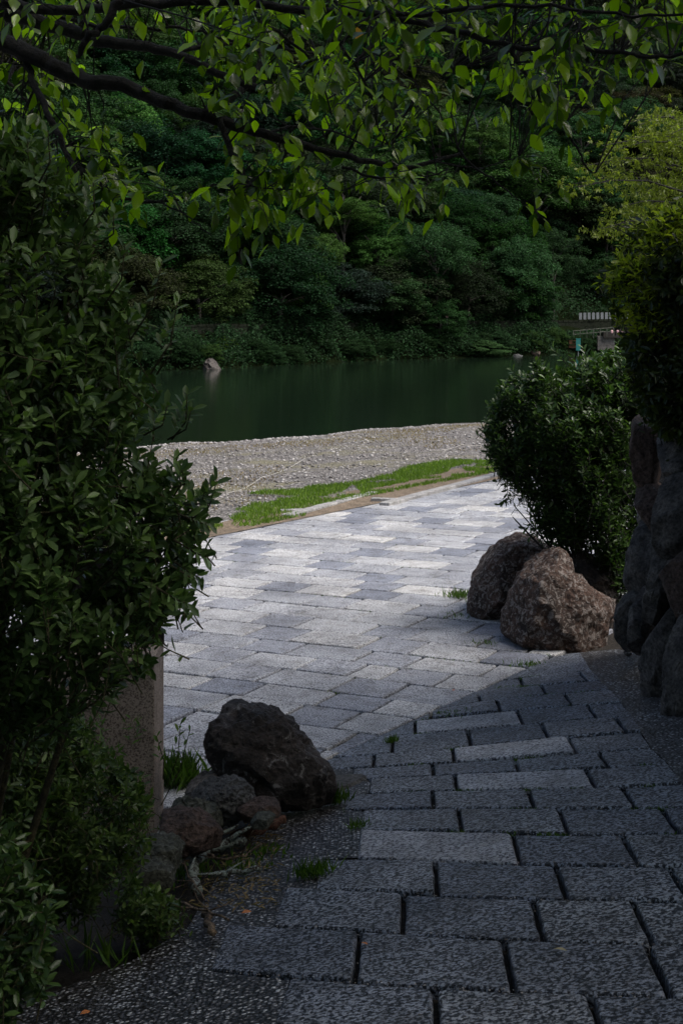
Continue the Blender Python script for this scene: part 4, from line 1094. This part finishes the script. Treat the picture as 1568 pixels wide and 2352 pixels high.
FT = [  # u, v, width, height (picture units), Y, colour, label
 (300,320,170,250,119,LT,'light green tree with a tall billowing crown, left of the dark gap in the woods'),
 (392,285,100,110,124,OL,'small olive green tree to the right of the light green billowing crown'),
 (400,380,110,90,121,BR_,'brownish olive tree below the small olive one at the upper left'),
 (640,390,230,130,132,OL,'wide olive tree seen just under the hanging cherry limb'),
 (590,520,240,130,120,GR,'layered green tree above the dark riverside trees, left of centre'),
 (790,500,190,120,124,OL,'sunlit olive green tree in the middle of the hillside'),
 (470,620,190,180,113,DK,'dark green tree on the bank behind the left shrub shoots'),
 (560,690,180,150,115,DK,'dark tree overhanging the bank right of the bright green riverside bush'),
 (690,690,170,230,117,GR,'tall green tree leaning down to the water, left of centre'),
 (740,590,120,150,119,GR,'narrow mid green tree with ragged right edge in the woods centre'),
 (900,690,190,150,121,BR_,'brownish sparse tree with bare twigs by the river, centre'),
 (1000,590,190,190,124,BL,'bluish green tree right of the picture centre'),
 (870,590,150,150,124,OL,'rounded olive tree between the green and the bluish ones'),
 (1010,740,150,110,122,DK,'low dark tree close to the water, right of centre'),
 (1180,650,200,230,131,BL,'large blue green tree standing above the riverside wall'),
 (1270,600,150,160,136,DK,'dark tree left of the white slatted fence'),
 (1240,700,110,110,132,BL,'small blue green tree hanging over the riverside wall near the fence'),
 (1230,420,300,200,145,GR,'broad mid green tree, widest crown of the right hillside'),
 (1330,320,240,150,156,BL,'rounded blue green tree high at the right'),
 (1120,500,180,170,138,BL,'dark blue green tree below the broad crown'),
 (1390,480,220,180,150,DK,'dark tree behind the yellow green maple'),
 (1100,330,170,130,146,GR,'mid green tree directly below the overhanging leaves, right of centre'),
 (950,420,180,140,136,OL,'olive crown above the bluish green tree'),
 (1010,310,160,140,142,OL,'olive crown beside the tip of the cherry limb'),
 (1380,640,200,150,147,DK,'very dark tree above the white slatted fence'),
 (1460,300,170,160,170,BL,'far bluish tree in the dark upper right corner'),
 (1200,230,220,120,165,BL,'far dark crown below the top branches at the right')]
for (u, v, w_, h_, Y, col, lab) in FT:
    p = at(u, v, Y); r = w_ / F * Y / 2 * .98; rz = h_ / F * Y / 2
    far_tree(p.x, p.y, p.z, r, rz, tuple(c * random.uniform(1.4, 1.75) for c in col), 'hillside_tree', lab, 'tree', 'trees on the far hillside')  # colour raised so these crowns read as lit against the darker fill
n = 0
for i in range(38):
    for j in range(15):
        x = -60 + i * 3.9 + random.uniform(-1.9, 1.9) + (j % 2) * 1.9; e = 5.4 + j * 4.0 + random.uniform(-1.5, 1.5); y = bankY(x) + e / .8
        if abs(x) > .235 * y + 3 or (x > 17 and j < 2): continue
        if j > 11 and (i + j) % 2: continue
        r = random.uniform(3.6, 5.3); zg = hillz(x, y); col = random.choice([GR, GR, DK, BL, BL, DK, OL])
        k = 1.0 if x < 12 else .8
        n += 1
        far_tree(x, y, zg + (random.uniform(1.6, 2.4) if j == 0 else random.uniform(2.6, 4.2)), r, r * random.uniform(.7, .95), tuple(c * k * random.uniform(.45, 1.25) for c in col), 'hillside_tree', 'one of the dark broadleaf trees massed up the far hillside behind the named crowns', 'tree', 'massed trees up the hillside')
# riverside shrubs
def under(n, e0, e1, h, L):
    P = []
    while len(P) < n:
        x = random.uniform(-32, 18.5); e = random.uniform(e0, e1); y = bankY(x) + e / .8
        q = noise.noise(Vector((x * .5, y * .5, 4))) + .5 * noise.noise(Vector((x * 1.7, y * 1.7, 1)))
        P.append((x, y, hillz(x, y) + max(0, h * (.5 + q)) * random.random() ** .5))
    P = np.array(P); Nn = nrm(rng.normal(0, .5, (n, 3)) + np.array([0, -.4, .9])); D = np.cross(Nn, rng.normal(0, 1, (n, 3)))
    return leaves(P, D, Nn, L * rng.uniform(.6, 1.3, n), L * .6 * rng.uniform(.6, 1.3, n), T_CARD)
def under_r(n, e0, e1, h, L):
    P = []
    while len(P) < n:
        x = random.uniform(17, 40); e = random.uniform(e0, e1); y = bankY(x) + e / .8
        P.append((x, y, hillz(x, y) + h * random.random() ** .6 * (.6 + .6 * noise.noise(Vector((x * .6, y * .6, 2))))))
    P = np.array(P); Nn = nrm(rng.normal(0, .5, (n, 3)) + np.array([0, -.4, .9])); D = np.cross(Nn, rng.normal(0, 1, (n, 3)))
    return leaves(P, D, Nn, L * rng.uniform(.6, 1.3, n), L * .6 * rng.uniform(.6, 1.3, n), T_CARD)
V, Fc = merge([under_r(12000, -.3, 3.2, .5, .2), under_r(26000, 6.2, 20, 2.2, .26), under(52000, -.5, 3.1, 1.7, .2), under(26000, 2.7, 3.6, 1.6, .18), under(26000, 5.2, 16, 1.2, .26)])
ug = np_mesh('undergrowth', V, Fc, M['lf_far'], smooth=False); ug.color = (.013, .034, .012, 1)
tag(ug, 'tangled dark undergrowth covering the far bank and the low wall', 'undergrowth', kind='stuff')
for i in range(52):
    x = -26 + i * 1.25 + random.uniform(-.4, .4); e = random.uniform(.4, 1.5); y = bankY(x) + e
    if x > 21 : continue
    r = random.uniform(.9, 1.5)
    far_tree(x, y, WZ + random.uniform(.5, 1.2), r, r * random.uniform(.7, 1.0), random.choice([GR, DK, BL, DK]), 'riverside_shrub', 'dark green shrub among the unbroken row growing along the far water edge', 'shrub', 'shrubs along the far bank', trunk=False)
p = at(512, 792, 104); far_tree(p.x, p.y, p.z, .95, .8, (.12, .21, .03), 'riverside_shrub', 'bright yellow green bush above the pale rock on the far bank', 'shrub', 'shrubs along the far bank', trunk=False)
p = at(1110, 800, 123); far_tree(p.x, p.y, p.z, 2.2, .7, (.05, .10, .035), 'riverside_shrub', 'lighter leafy clump trailing to the water, right of centre', 'shrub', 'shrubs along the far bank', trunk=False)

# far bank wall, fence, signs, landing
M['bank_stone'] = rock_mat('bank_stone', (.006, .008, .005), (.022, .026, .018)); M['bank_stone'].node_tree.nodes['Principled BSDF'].inputs['Specular IOR Level'].default_value = .05
fw = thing('bank_wall', (0, bankY(0) + 3.9, .2), 'long low stone wall with a pale coping along the far bank', 'wall')
a_, b_ = MB(), MB()
for i in range(60):
    x0, x1 = -30 + i, -29 + i; y0, y1 = bankY(x0) + 3.8, bankY(x1) + 3.8; z0 = .1
    zt_ = 1.25 + .02 * math.sin(i)
    a_.add([(x0, y0, z0 - .4), (x1, y1, z0 - .4), (x1, y1, zt_), (x0, y0, zt_), (x0, y0 + .5, z0 - .4), (x1, y1 + .5, z0 - .4), (x1, y1 + .5, zt_), (x0, y0 + .5, zt_)], [(0, 1, 2, 3), (3, 2, 6, 7), (5, 4, 7, 6)])
    for k in range(2):
        xa = x0 + k * .5 + .02; xb = xa + .44; hh = random.uniform(.1, .2)
        ya, yb = y0 + (y1 - y0) * (xa - x0), y0 + (y1 - y0) * (xb - x0)
        b_.add([(xa, ya - .05, zt_ + .003), (xb, yb - .05, zt_ + .003), (xb, yb - .05, zt_ + hh), (xa, ya - .05, zt_ + hh), (xa, ya + .35, zt_ + .003), (xb, yb + .35, zt_ + .003), (xb, yb + .35, zt_ + hh), (xa, ya + .35, zt_ + hh)], [(0, 1, 2, 3), (3, 2, 6, 7), (5, 4, 7, 6), (1, 5, 6, 2), (4, 0, 3, 7)])
a_.build('wall_face', M['bank_stone'], fw); b_.build('coping', M['bank_stone'], fw)
ff = thing('slatted_fence', tuple(at(1370, 735, 135.5)), 'white slatted fence on the far bank above the landing', 'fence')
sl, rl = MB(), MB()
for i in range(13):
    u = 1332 + i * 9.9; q = at(u, 726 - i * .15, 135.5); sl.box((q.x, q.y, q.z), (.24, .05, .58)); 
    rl.box((q.x + .15, q.y + .06, q.z - .1), (.42, .04, .08))
sl.build('slat', M['white_paint'], ff); rl.build('rail', M['steel_dark'], ff)
ls = thing('boat_landing', tuple(at(1400, 790, 132)), 'dark roofed landing with a railing and pink lanterns at the far bank', 'landing')
m_ = MB(); q = at(1440, 768, 133); m_.box((q.x, q.y, q.z), (4.6, 3, .5)); m_.box((q.x + .6, q.y, q.z + .45), (3.0, 2.4, .35)); m_.build('roof', M['dark_wood'], ls)
m_ = MB()
for u in (1395, 1430, 1470, 1510): q = at(u, 788, 132); m_.box((q.x, q.y, q.z), (.12, .12, .9))
m_.build('post', M['dark_wood'], ls)
m_ = MB(); q = at(1390, 788, 132); m_.box((q.x, q.y, q.z), (1.45, .5, 1.2)); m_.build('concrete_pier', M['rock_pale'], ls)
m_ = MB(); pa, pb_ = at(1316, 763, 131), at(1408, 755, 131)
for i in range(7): q = pa.lerp(pb_, i / 6); m_.box((q.x, q.y, q.z - .25), (.07, .07, .75))
for dz in (.1, -.2): m_.tube([pa + Vector((0, 0, dz)), pb_ + Vector((0, 0, dz))], .035, 5)
m_.build('railing', M['rock_green'], ls)
for u in (1404, 1417, 1427):
    lm = MB(); q = at(u, 762, 130.5); lm.tube([q + Vector((0, 0, -.14)), q + Vector((0, 0, -.08)), q + Vector((0, 0, .08)), q + Vector((0, 0, .14))], [.06, .1, .1, .06], 8); lm.build('lantern', M['pink'], ls)
def sign(name, u, v0_, v1_, Y, wd, mt_, label, pole_to=None):
    a, b = at(u, v0_, Y), at(u, v1_, Y); t = thing(name, (a.x, Y, pole_to if pole_to is not None else b.z), label, 'sign')
    s_ = MB(); s_.box((a.x, Y, (a.z + b.z) / 2), (wd, .06, a.z - b.z)); s_.box((a.x, Y, a.z + .03), (wd * 1.15, .1, .05)); s_.build('board', mt_, t)
    if pole_to is not None: s_ = MB(); s_.tube([(a.x, Y + .08, pole_to), (a.x, Y + .08, a.z)], .035, 6); s_.build('pole', M['white_paint'], t)
sign('marker_board', 1327, 779, 805, 128, .36, M['teal'], 'narrow teal marker board standing at the far water edge', WZ - .5)
sign('notice_board', 1314, 783, 799, 130, .62, M['brown_board'], 'brown wooden board left of the teal marker', -.9)
sign('signpost', 1026, 725, 729, 122, .22, M['pink'], 'small sign on a thin white pole among the far trees', at(1026, 746, 122).z)
# rocks in the river
for (ol, Y, dp, m__, lab) in (([(466,858),(468,838),(474,826),(488,822),(497,830),(512,850),(512,860),(480,862)],99.5,.6,M['rock_black'],'pale pointed rock in the water at the far left bank'),
        ([(1214,816),(1216,806),(1226,802),(1238,806),(1242,816),(1228,820)],127,.4,M['rock_rust'],'brown rock at the far water edge near the teal marker'),
        ([(1165,820),(1170,814),(1185,812),(1200,816),(1200,822)],125.5,.4,M['rock_grey'],'low grey rock at the water edge left of the brown one')):
    rock('river_rock', ol, Y, dp, m__, lab, 'rock', 'rocks at the far water edge', .06, seed=Y, sub=4, chisel=3)
# rope line on the beach
rp = thing('rope_line', tuple(at0(600, 1100, -.3)), 'white rope pegged across the gravel beach', 'rope')
def bp_(u, v):
    p = at0(u, v)
    for _ in range(12):
        z = beachz(p.x, p.y); p = at0(u, v, z)
    return p
r_ = MB()
for seq in ([(520,1142),(600,1105),(700,1060)], [(985,1040),(1060,1028),(1140,1020)]):
    q = [bp_(*s) + Vector((0, 0, .06)) for s in seq]; fine = []
    for a, b in zip(q, q[1:]): fine += [a.lerp(b, t / 6) + Vector((0, 0, -.05 * math.sin(math.pi * t / 6))) for t in range(6)]
    r_.tube(fine + [q[-1]], .0045, 5)
r_.build('rope', M['rope'], rp)
for (u, v) in ((520,1142),(700,1060),(1043,1040),(1140,1020)):
    q = bp_(u, v); g_ = MB(); g_.tube([q, q + Vector((0, 0, .12))], .008, 6); g_.build('peg', M['rope'], rp)

# ------------------------------------------------------------------ branches, weeds and litter on the left bed
def stick(pts, r0, r1, m_, label, dz=.02, side=0, group='fallen branches on the left bed'):
    r0 *= 1.15; r1 *= 1.15; dz += .02; q = [atr(u, v + 14) + Vector((0, 0, dz)) for u, v in pts]; fine = []
    for a, b in zip(q, q[1:]): fine += [a.lerp(b, t / 4) + Vector((random.gauss(0, .006), random.gauss(0, .008), random.gauss(0, .005))) for t in range(4)]
    fine.append(q[-1]); k = len(fine); m = MB(); c_ = sum(fine, Vector()) / k
    m.tube(fine, [(r0 + (r1 - r0) * i / (k - 1)) * random.uniform(.82, 1.18) for i in range(k)], 9)
    for s_ in range(side):
        i = random.randrange(1, k - 1); d = Vector((random.uniform(-1, 1), random.uniform(-.6, .6), random.uniform(.1, .7))).normalized(); L = random.uniform(.06, .2)
        m.tube([fine[i], fine[i] + d * L * .5, fine[i] + d * L + Vector((random.gauss(0, .02), 0, 0))], [r1 * .7, r1 * .5, r1 * .2], 5)
    o = m.build('fallen_branch', m_, smooth=True, origin=c_); tag(o, label, 'branch', group)
stick([(425,1968),(470,1962),(520,1952),(560,1940)], .022, .02, M['bark_lichen'], 'thick lichen crusted branch lying below the reddish round stone', .03, 3)
stick([(535,1935),(580,1925),(620,1905),(654,1893)], .018, .02, M['bark_red'], 'reddish brown broken branch pointing at the paved path', .035, 0)
stick([(575,1862),(600,1861),(627,1858)], .012, .011, M['bark_lichen'], 'short dark stick lying on the brown slab', .06)
stick([(452,2060),(440,2030),(445,1995),(470,1975)], .022, .018, M['bark_lichen'], 'curved lichen crusted branch standing between leaves and pebbles', .03, 3)
stick([(500,2015),(545,2008),(600,2000)], .012, .009, M['bark_lichen'], 'thin lichen covered stick on the pebble path', .015, 2)
stick([(470,2100),(478,2125),(490,2152)], .012, .013, M['twig'], 'short peeled stick standing out at the edge of the pebbles', .02)
stick([(330,2045),(400,2085),(460,2115),(525,2135)], .006, .004, M['twig'], 'long thin twig crossing the bed towards the pebble path', .04, 4)
stick([(340,2095),(390,2120),(430,2148)], .006, .003, M['bark_lichen'], 'pale twig below the long thin one', .02, 3)
stick([(420,2000),(435,2050),(470,2110)], .004, .003, M['twig'], 'thin forked twig leaning on the lichen branch', .08, 4)
stick([(500,1950),(560,1935),(640,1912)], .004, .002, M['twig'], 'straight straw coloured twig resting on the red branch', .07, 1)
stick([(545,1818),(640,1832),(740,1838)], .005, .003, M['twig'], 'thin dry stem lying under the front of the dark boulder', .012, 5)
stick([(470,1975),(520,1985),(560,1975),(600,1950)], .006, .004, M['twig'], 'brown twig between the two lichen branches', .03, 4)
stick([(520,1870),(560,1885),(600,1872)], .005, .003, M['twig'], 'fine dry twig left of the brown slab', .03, 5)
def tuft(u, v, n, h, m_, label, spread=.05, name='grass_tuft', w=.006, surf_=None):
    c_ = atg(u, v); 
    def rg():
        x, y = c_.x + random.gauss(0, spread), c_.y + random.gauss(0, spread * .8); return (x, y, surf(x, y) - .004)
    o = blades(rg, n, h, m_, name, None, w=w, origin=c_); tag(o, label, 'grass', 'weeds growing in joints and bed', 'stuff' if spread >= .075 or n < 60 and spread > .04 else None)
tuft(1052,1372,160,.09,M['weed'],'grass tuft at the left foot of the smooth brown boulder',.07)
tuft(1090,1388,50,.05,M['weed'],'small weed in the paving joint right of the boulder foot tuft',.04)
tuft(1045,1415,70,.04,M['weed'],'low weeds along the joint in front of the boulders',.09)
tuft(1207,1455,90,.09,M['weed'],'grass tuft against the front of the lichen speckled boulder',.05)
tuft(1110,1478,50,.04,M['weed'],'flat weed in the paving joint left of the speckled boulder',.06)
tuft(1210,1530,70,.05,M['weed'],'bright weed growing on the crease between the two pavings',.05)
tuft(900,1705,60,.05,M['weed'],'mossy weed in a wide joint near the dark boulder',.02)
tuft(1040,1640,50,.03,M['weed'],'thin line of weeds along a ramp joint',.08)
tuft(1010,1640,20,.03,M['weed'],'tiny weed at the left end of the same ramp joint',.03)
tuft(775,1845,60,.10,M['weed'],'grass tuft at the right end of the boulder footing',.03)
tuft(720,2012,110,.08,M['weed'],'bright grass tuft at the corner of a ramp stone',.04)
tuft(822,1900,50,.05,M['weed'],'thin grass along the left edge of the ramp stones',.03)
tuft(400,1800,420,.17,M['weed'],'taller grass between the granite block and the edging stones',.08, w=.008)
tuft(385,1905,60,.08,M['weed'],'grass sprouting at the left of the round reddish stone',.04)
tuft(555,1990,70,.05,M['weed'],'mixed green weeds between the fallen branches',.10, w=.012)
tuft(600,1955,40,.045,M['weed'],'leafy weeds below the red broken branch',.05, w=.014)
tuft(620,1880,40,.05,M['weed'],'small weed on the flat slabs',.02)
tuft(225,2225,26,.16,M['weed'],'a few arching grass blades in the dark hollow',.06)
tuft(655,1830,200,.05,M['dry_grass'],'dry straw gathered against the dark boulder',.09)
tuft(370,2020,240,.06,M['weed'],'weeds under the front of the low shrub',.14, w=.012)
# young sapling by the granite block
sp_ = thing('sapling', tuple(atg(395, 1830)), 'slender leafy sapling beside the granite block', 'plant')
s_ = MB(); pr = []
for (a, b) in (((370,1850),(437,1675)),((385,1800),(415,1660)),((375,1790),(360,1690))): pr.append(long_shoot(*a, *b, 7.9, s_, 10, .045, .02))
V, Fc = merge(pr); np_mesh('foliage', V, Fc, M['weed'], sp_); s_.build('stem', M['stem'], sp_)
def grit():
    while True:
        u, v = random.uniform(700, 1560), random.uniform(1560, 2350)
        if random.random() < .75:
            k = random.randrange(0, 15); ln_ = RL[k]; u = random.uniform(ln_[0][0], 1500); v = ipl(ln_, u) + random.gauss(0, 3)
        if u > ipl(REDGE, v, 1, 0): continue
        p = atr(u, v); return p.x, p.y, p.z + random.uniform(-.012, .004), 1
gr_ = scatter_stones(1500, grit, 'joint_grit', .002, .0055); tag(gr_, 'fine grit and crumbs gathered along the joints of the ramp stones', 'grit', kind='stuff')
def moss():
    while True:
        k = random.randrange(5, 17); ln_ = RL[k]; u = random.uniform(ln_[0][0], ipl(REDGE, ln_[0][1], 1, 0)); v = ipl(ln_, u)
        if u > ipl(REDGE, v, 1, 0) or noise.noise(Vector((u * .012, k * 3.1, 0))) < .18: continue
        p = atr(u, v + random.gauss(0, 1.2)); return (p.x, p.y, p.z - .015)
tag(blades(moss, 1300, .022, M['weed'], 'joint_moss', w=.006), 'sparse moss and seedlings in the joints between the ramp stones', 'moss')
def moss2():
    while True:
        b_ = random.choice(rowb); a_ = random.uniform(-9, -2.5); x, y = AX[0] * a_ + BX[0] * b_, AX[1] * a_ + BX[1] * b_
        if y < 9.5 or y > 18 or dcr(x, y) > -.02 or noise.noise(Vector((a_ * 1.1, b_ * 2.3, 7))) < .22: continue
        return (x + random.gauss(0, .004), y + random.gauss(0, .004), -.016)
tag(blades(moss2, 900, .022, M['weed'], 'joint_moss', w=.008), 'sparse moss in the joints of the plaza slabs', 'moss')
def fleaf(u, v, m_, label, L=.05, wr=.55):
    c_ = atg(u, v) + Vector((0, 0, .012)); a = random.uniform(0, 6.28)
    V, Fc = leaves(np.array([tuple(c_)]), np.array([[math.cos(a), math.sin(a), .12]]), np.array([[.2, -.1, 1.]]), np.array([L]), np.array([L * wr]), T_BIG)
    tag(np_mesh('fallen_leaf', V, Fc, m_, origin=c_), label, 'leaf', 'fallen leaves on the paving')
fleaf(1302, 2192, M['pale_leaf'], 'pale yellow fallen leaf on a ramp stone at the lower right', .045, .4)
fleaf(830, 2172, M['orange_leaf'], 'orange scrap of leaf in the wide joint at lower centre', .03)
fleaf(578, 2100, M['orange_leaf'], 'curled orange leaf on the pebbles left of the ramp stones', .045)
fleaf(208, 2330, M['orange_leaf'], 'orange leaf on the pebbles at the bottom left', .04)
fleaf(1038, 1590, M['pink_leaf'], 'small pink fallen leaf on the plaza paving', .035)
fleaf(672, 1822, M['paper'], 'pale dry leaf curled against the dark boulder', .045)
fleaf(1415, 1530, M['pale_leaf'], 'pale leaf on the pebble margin', .03)
fleaf(1345, 1682, M['pale_leaf'], 'tiny straw scrap in a ramp joint', .02)
def litter():
    u, v = random.uniform(420, 640), random.uniform(1870, 2090); p = atr(u, v); return p
LP = np.array([tuple(litter() + Vector((0, 0, .012))) for _ in range(500)]); nL = len(LP)
V, Fc = leaves(LP, rng.normal(0, 1, (nL, 3)) * np.array([1, 1, .25]), np.stack([rng.normal(0, .3, nL), rng.normal(0, .3, nL), np.ones(nL)], 1), rng.uniform(.015, .06, nL), rng.uniform(.003, .014, nL), T_THIN)
tag(np_mesh('leaf_litter', V, Fc, M['dry_grass']), 'brown twiggy litter scattered over the left bed', 'litter', kind='stuff')
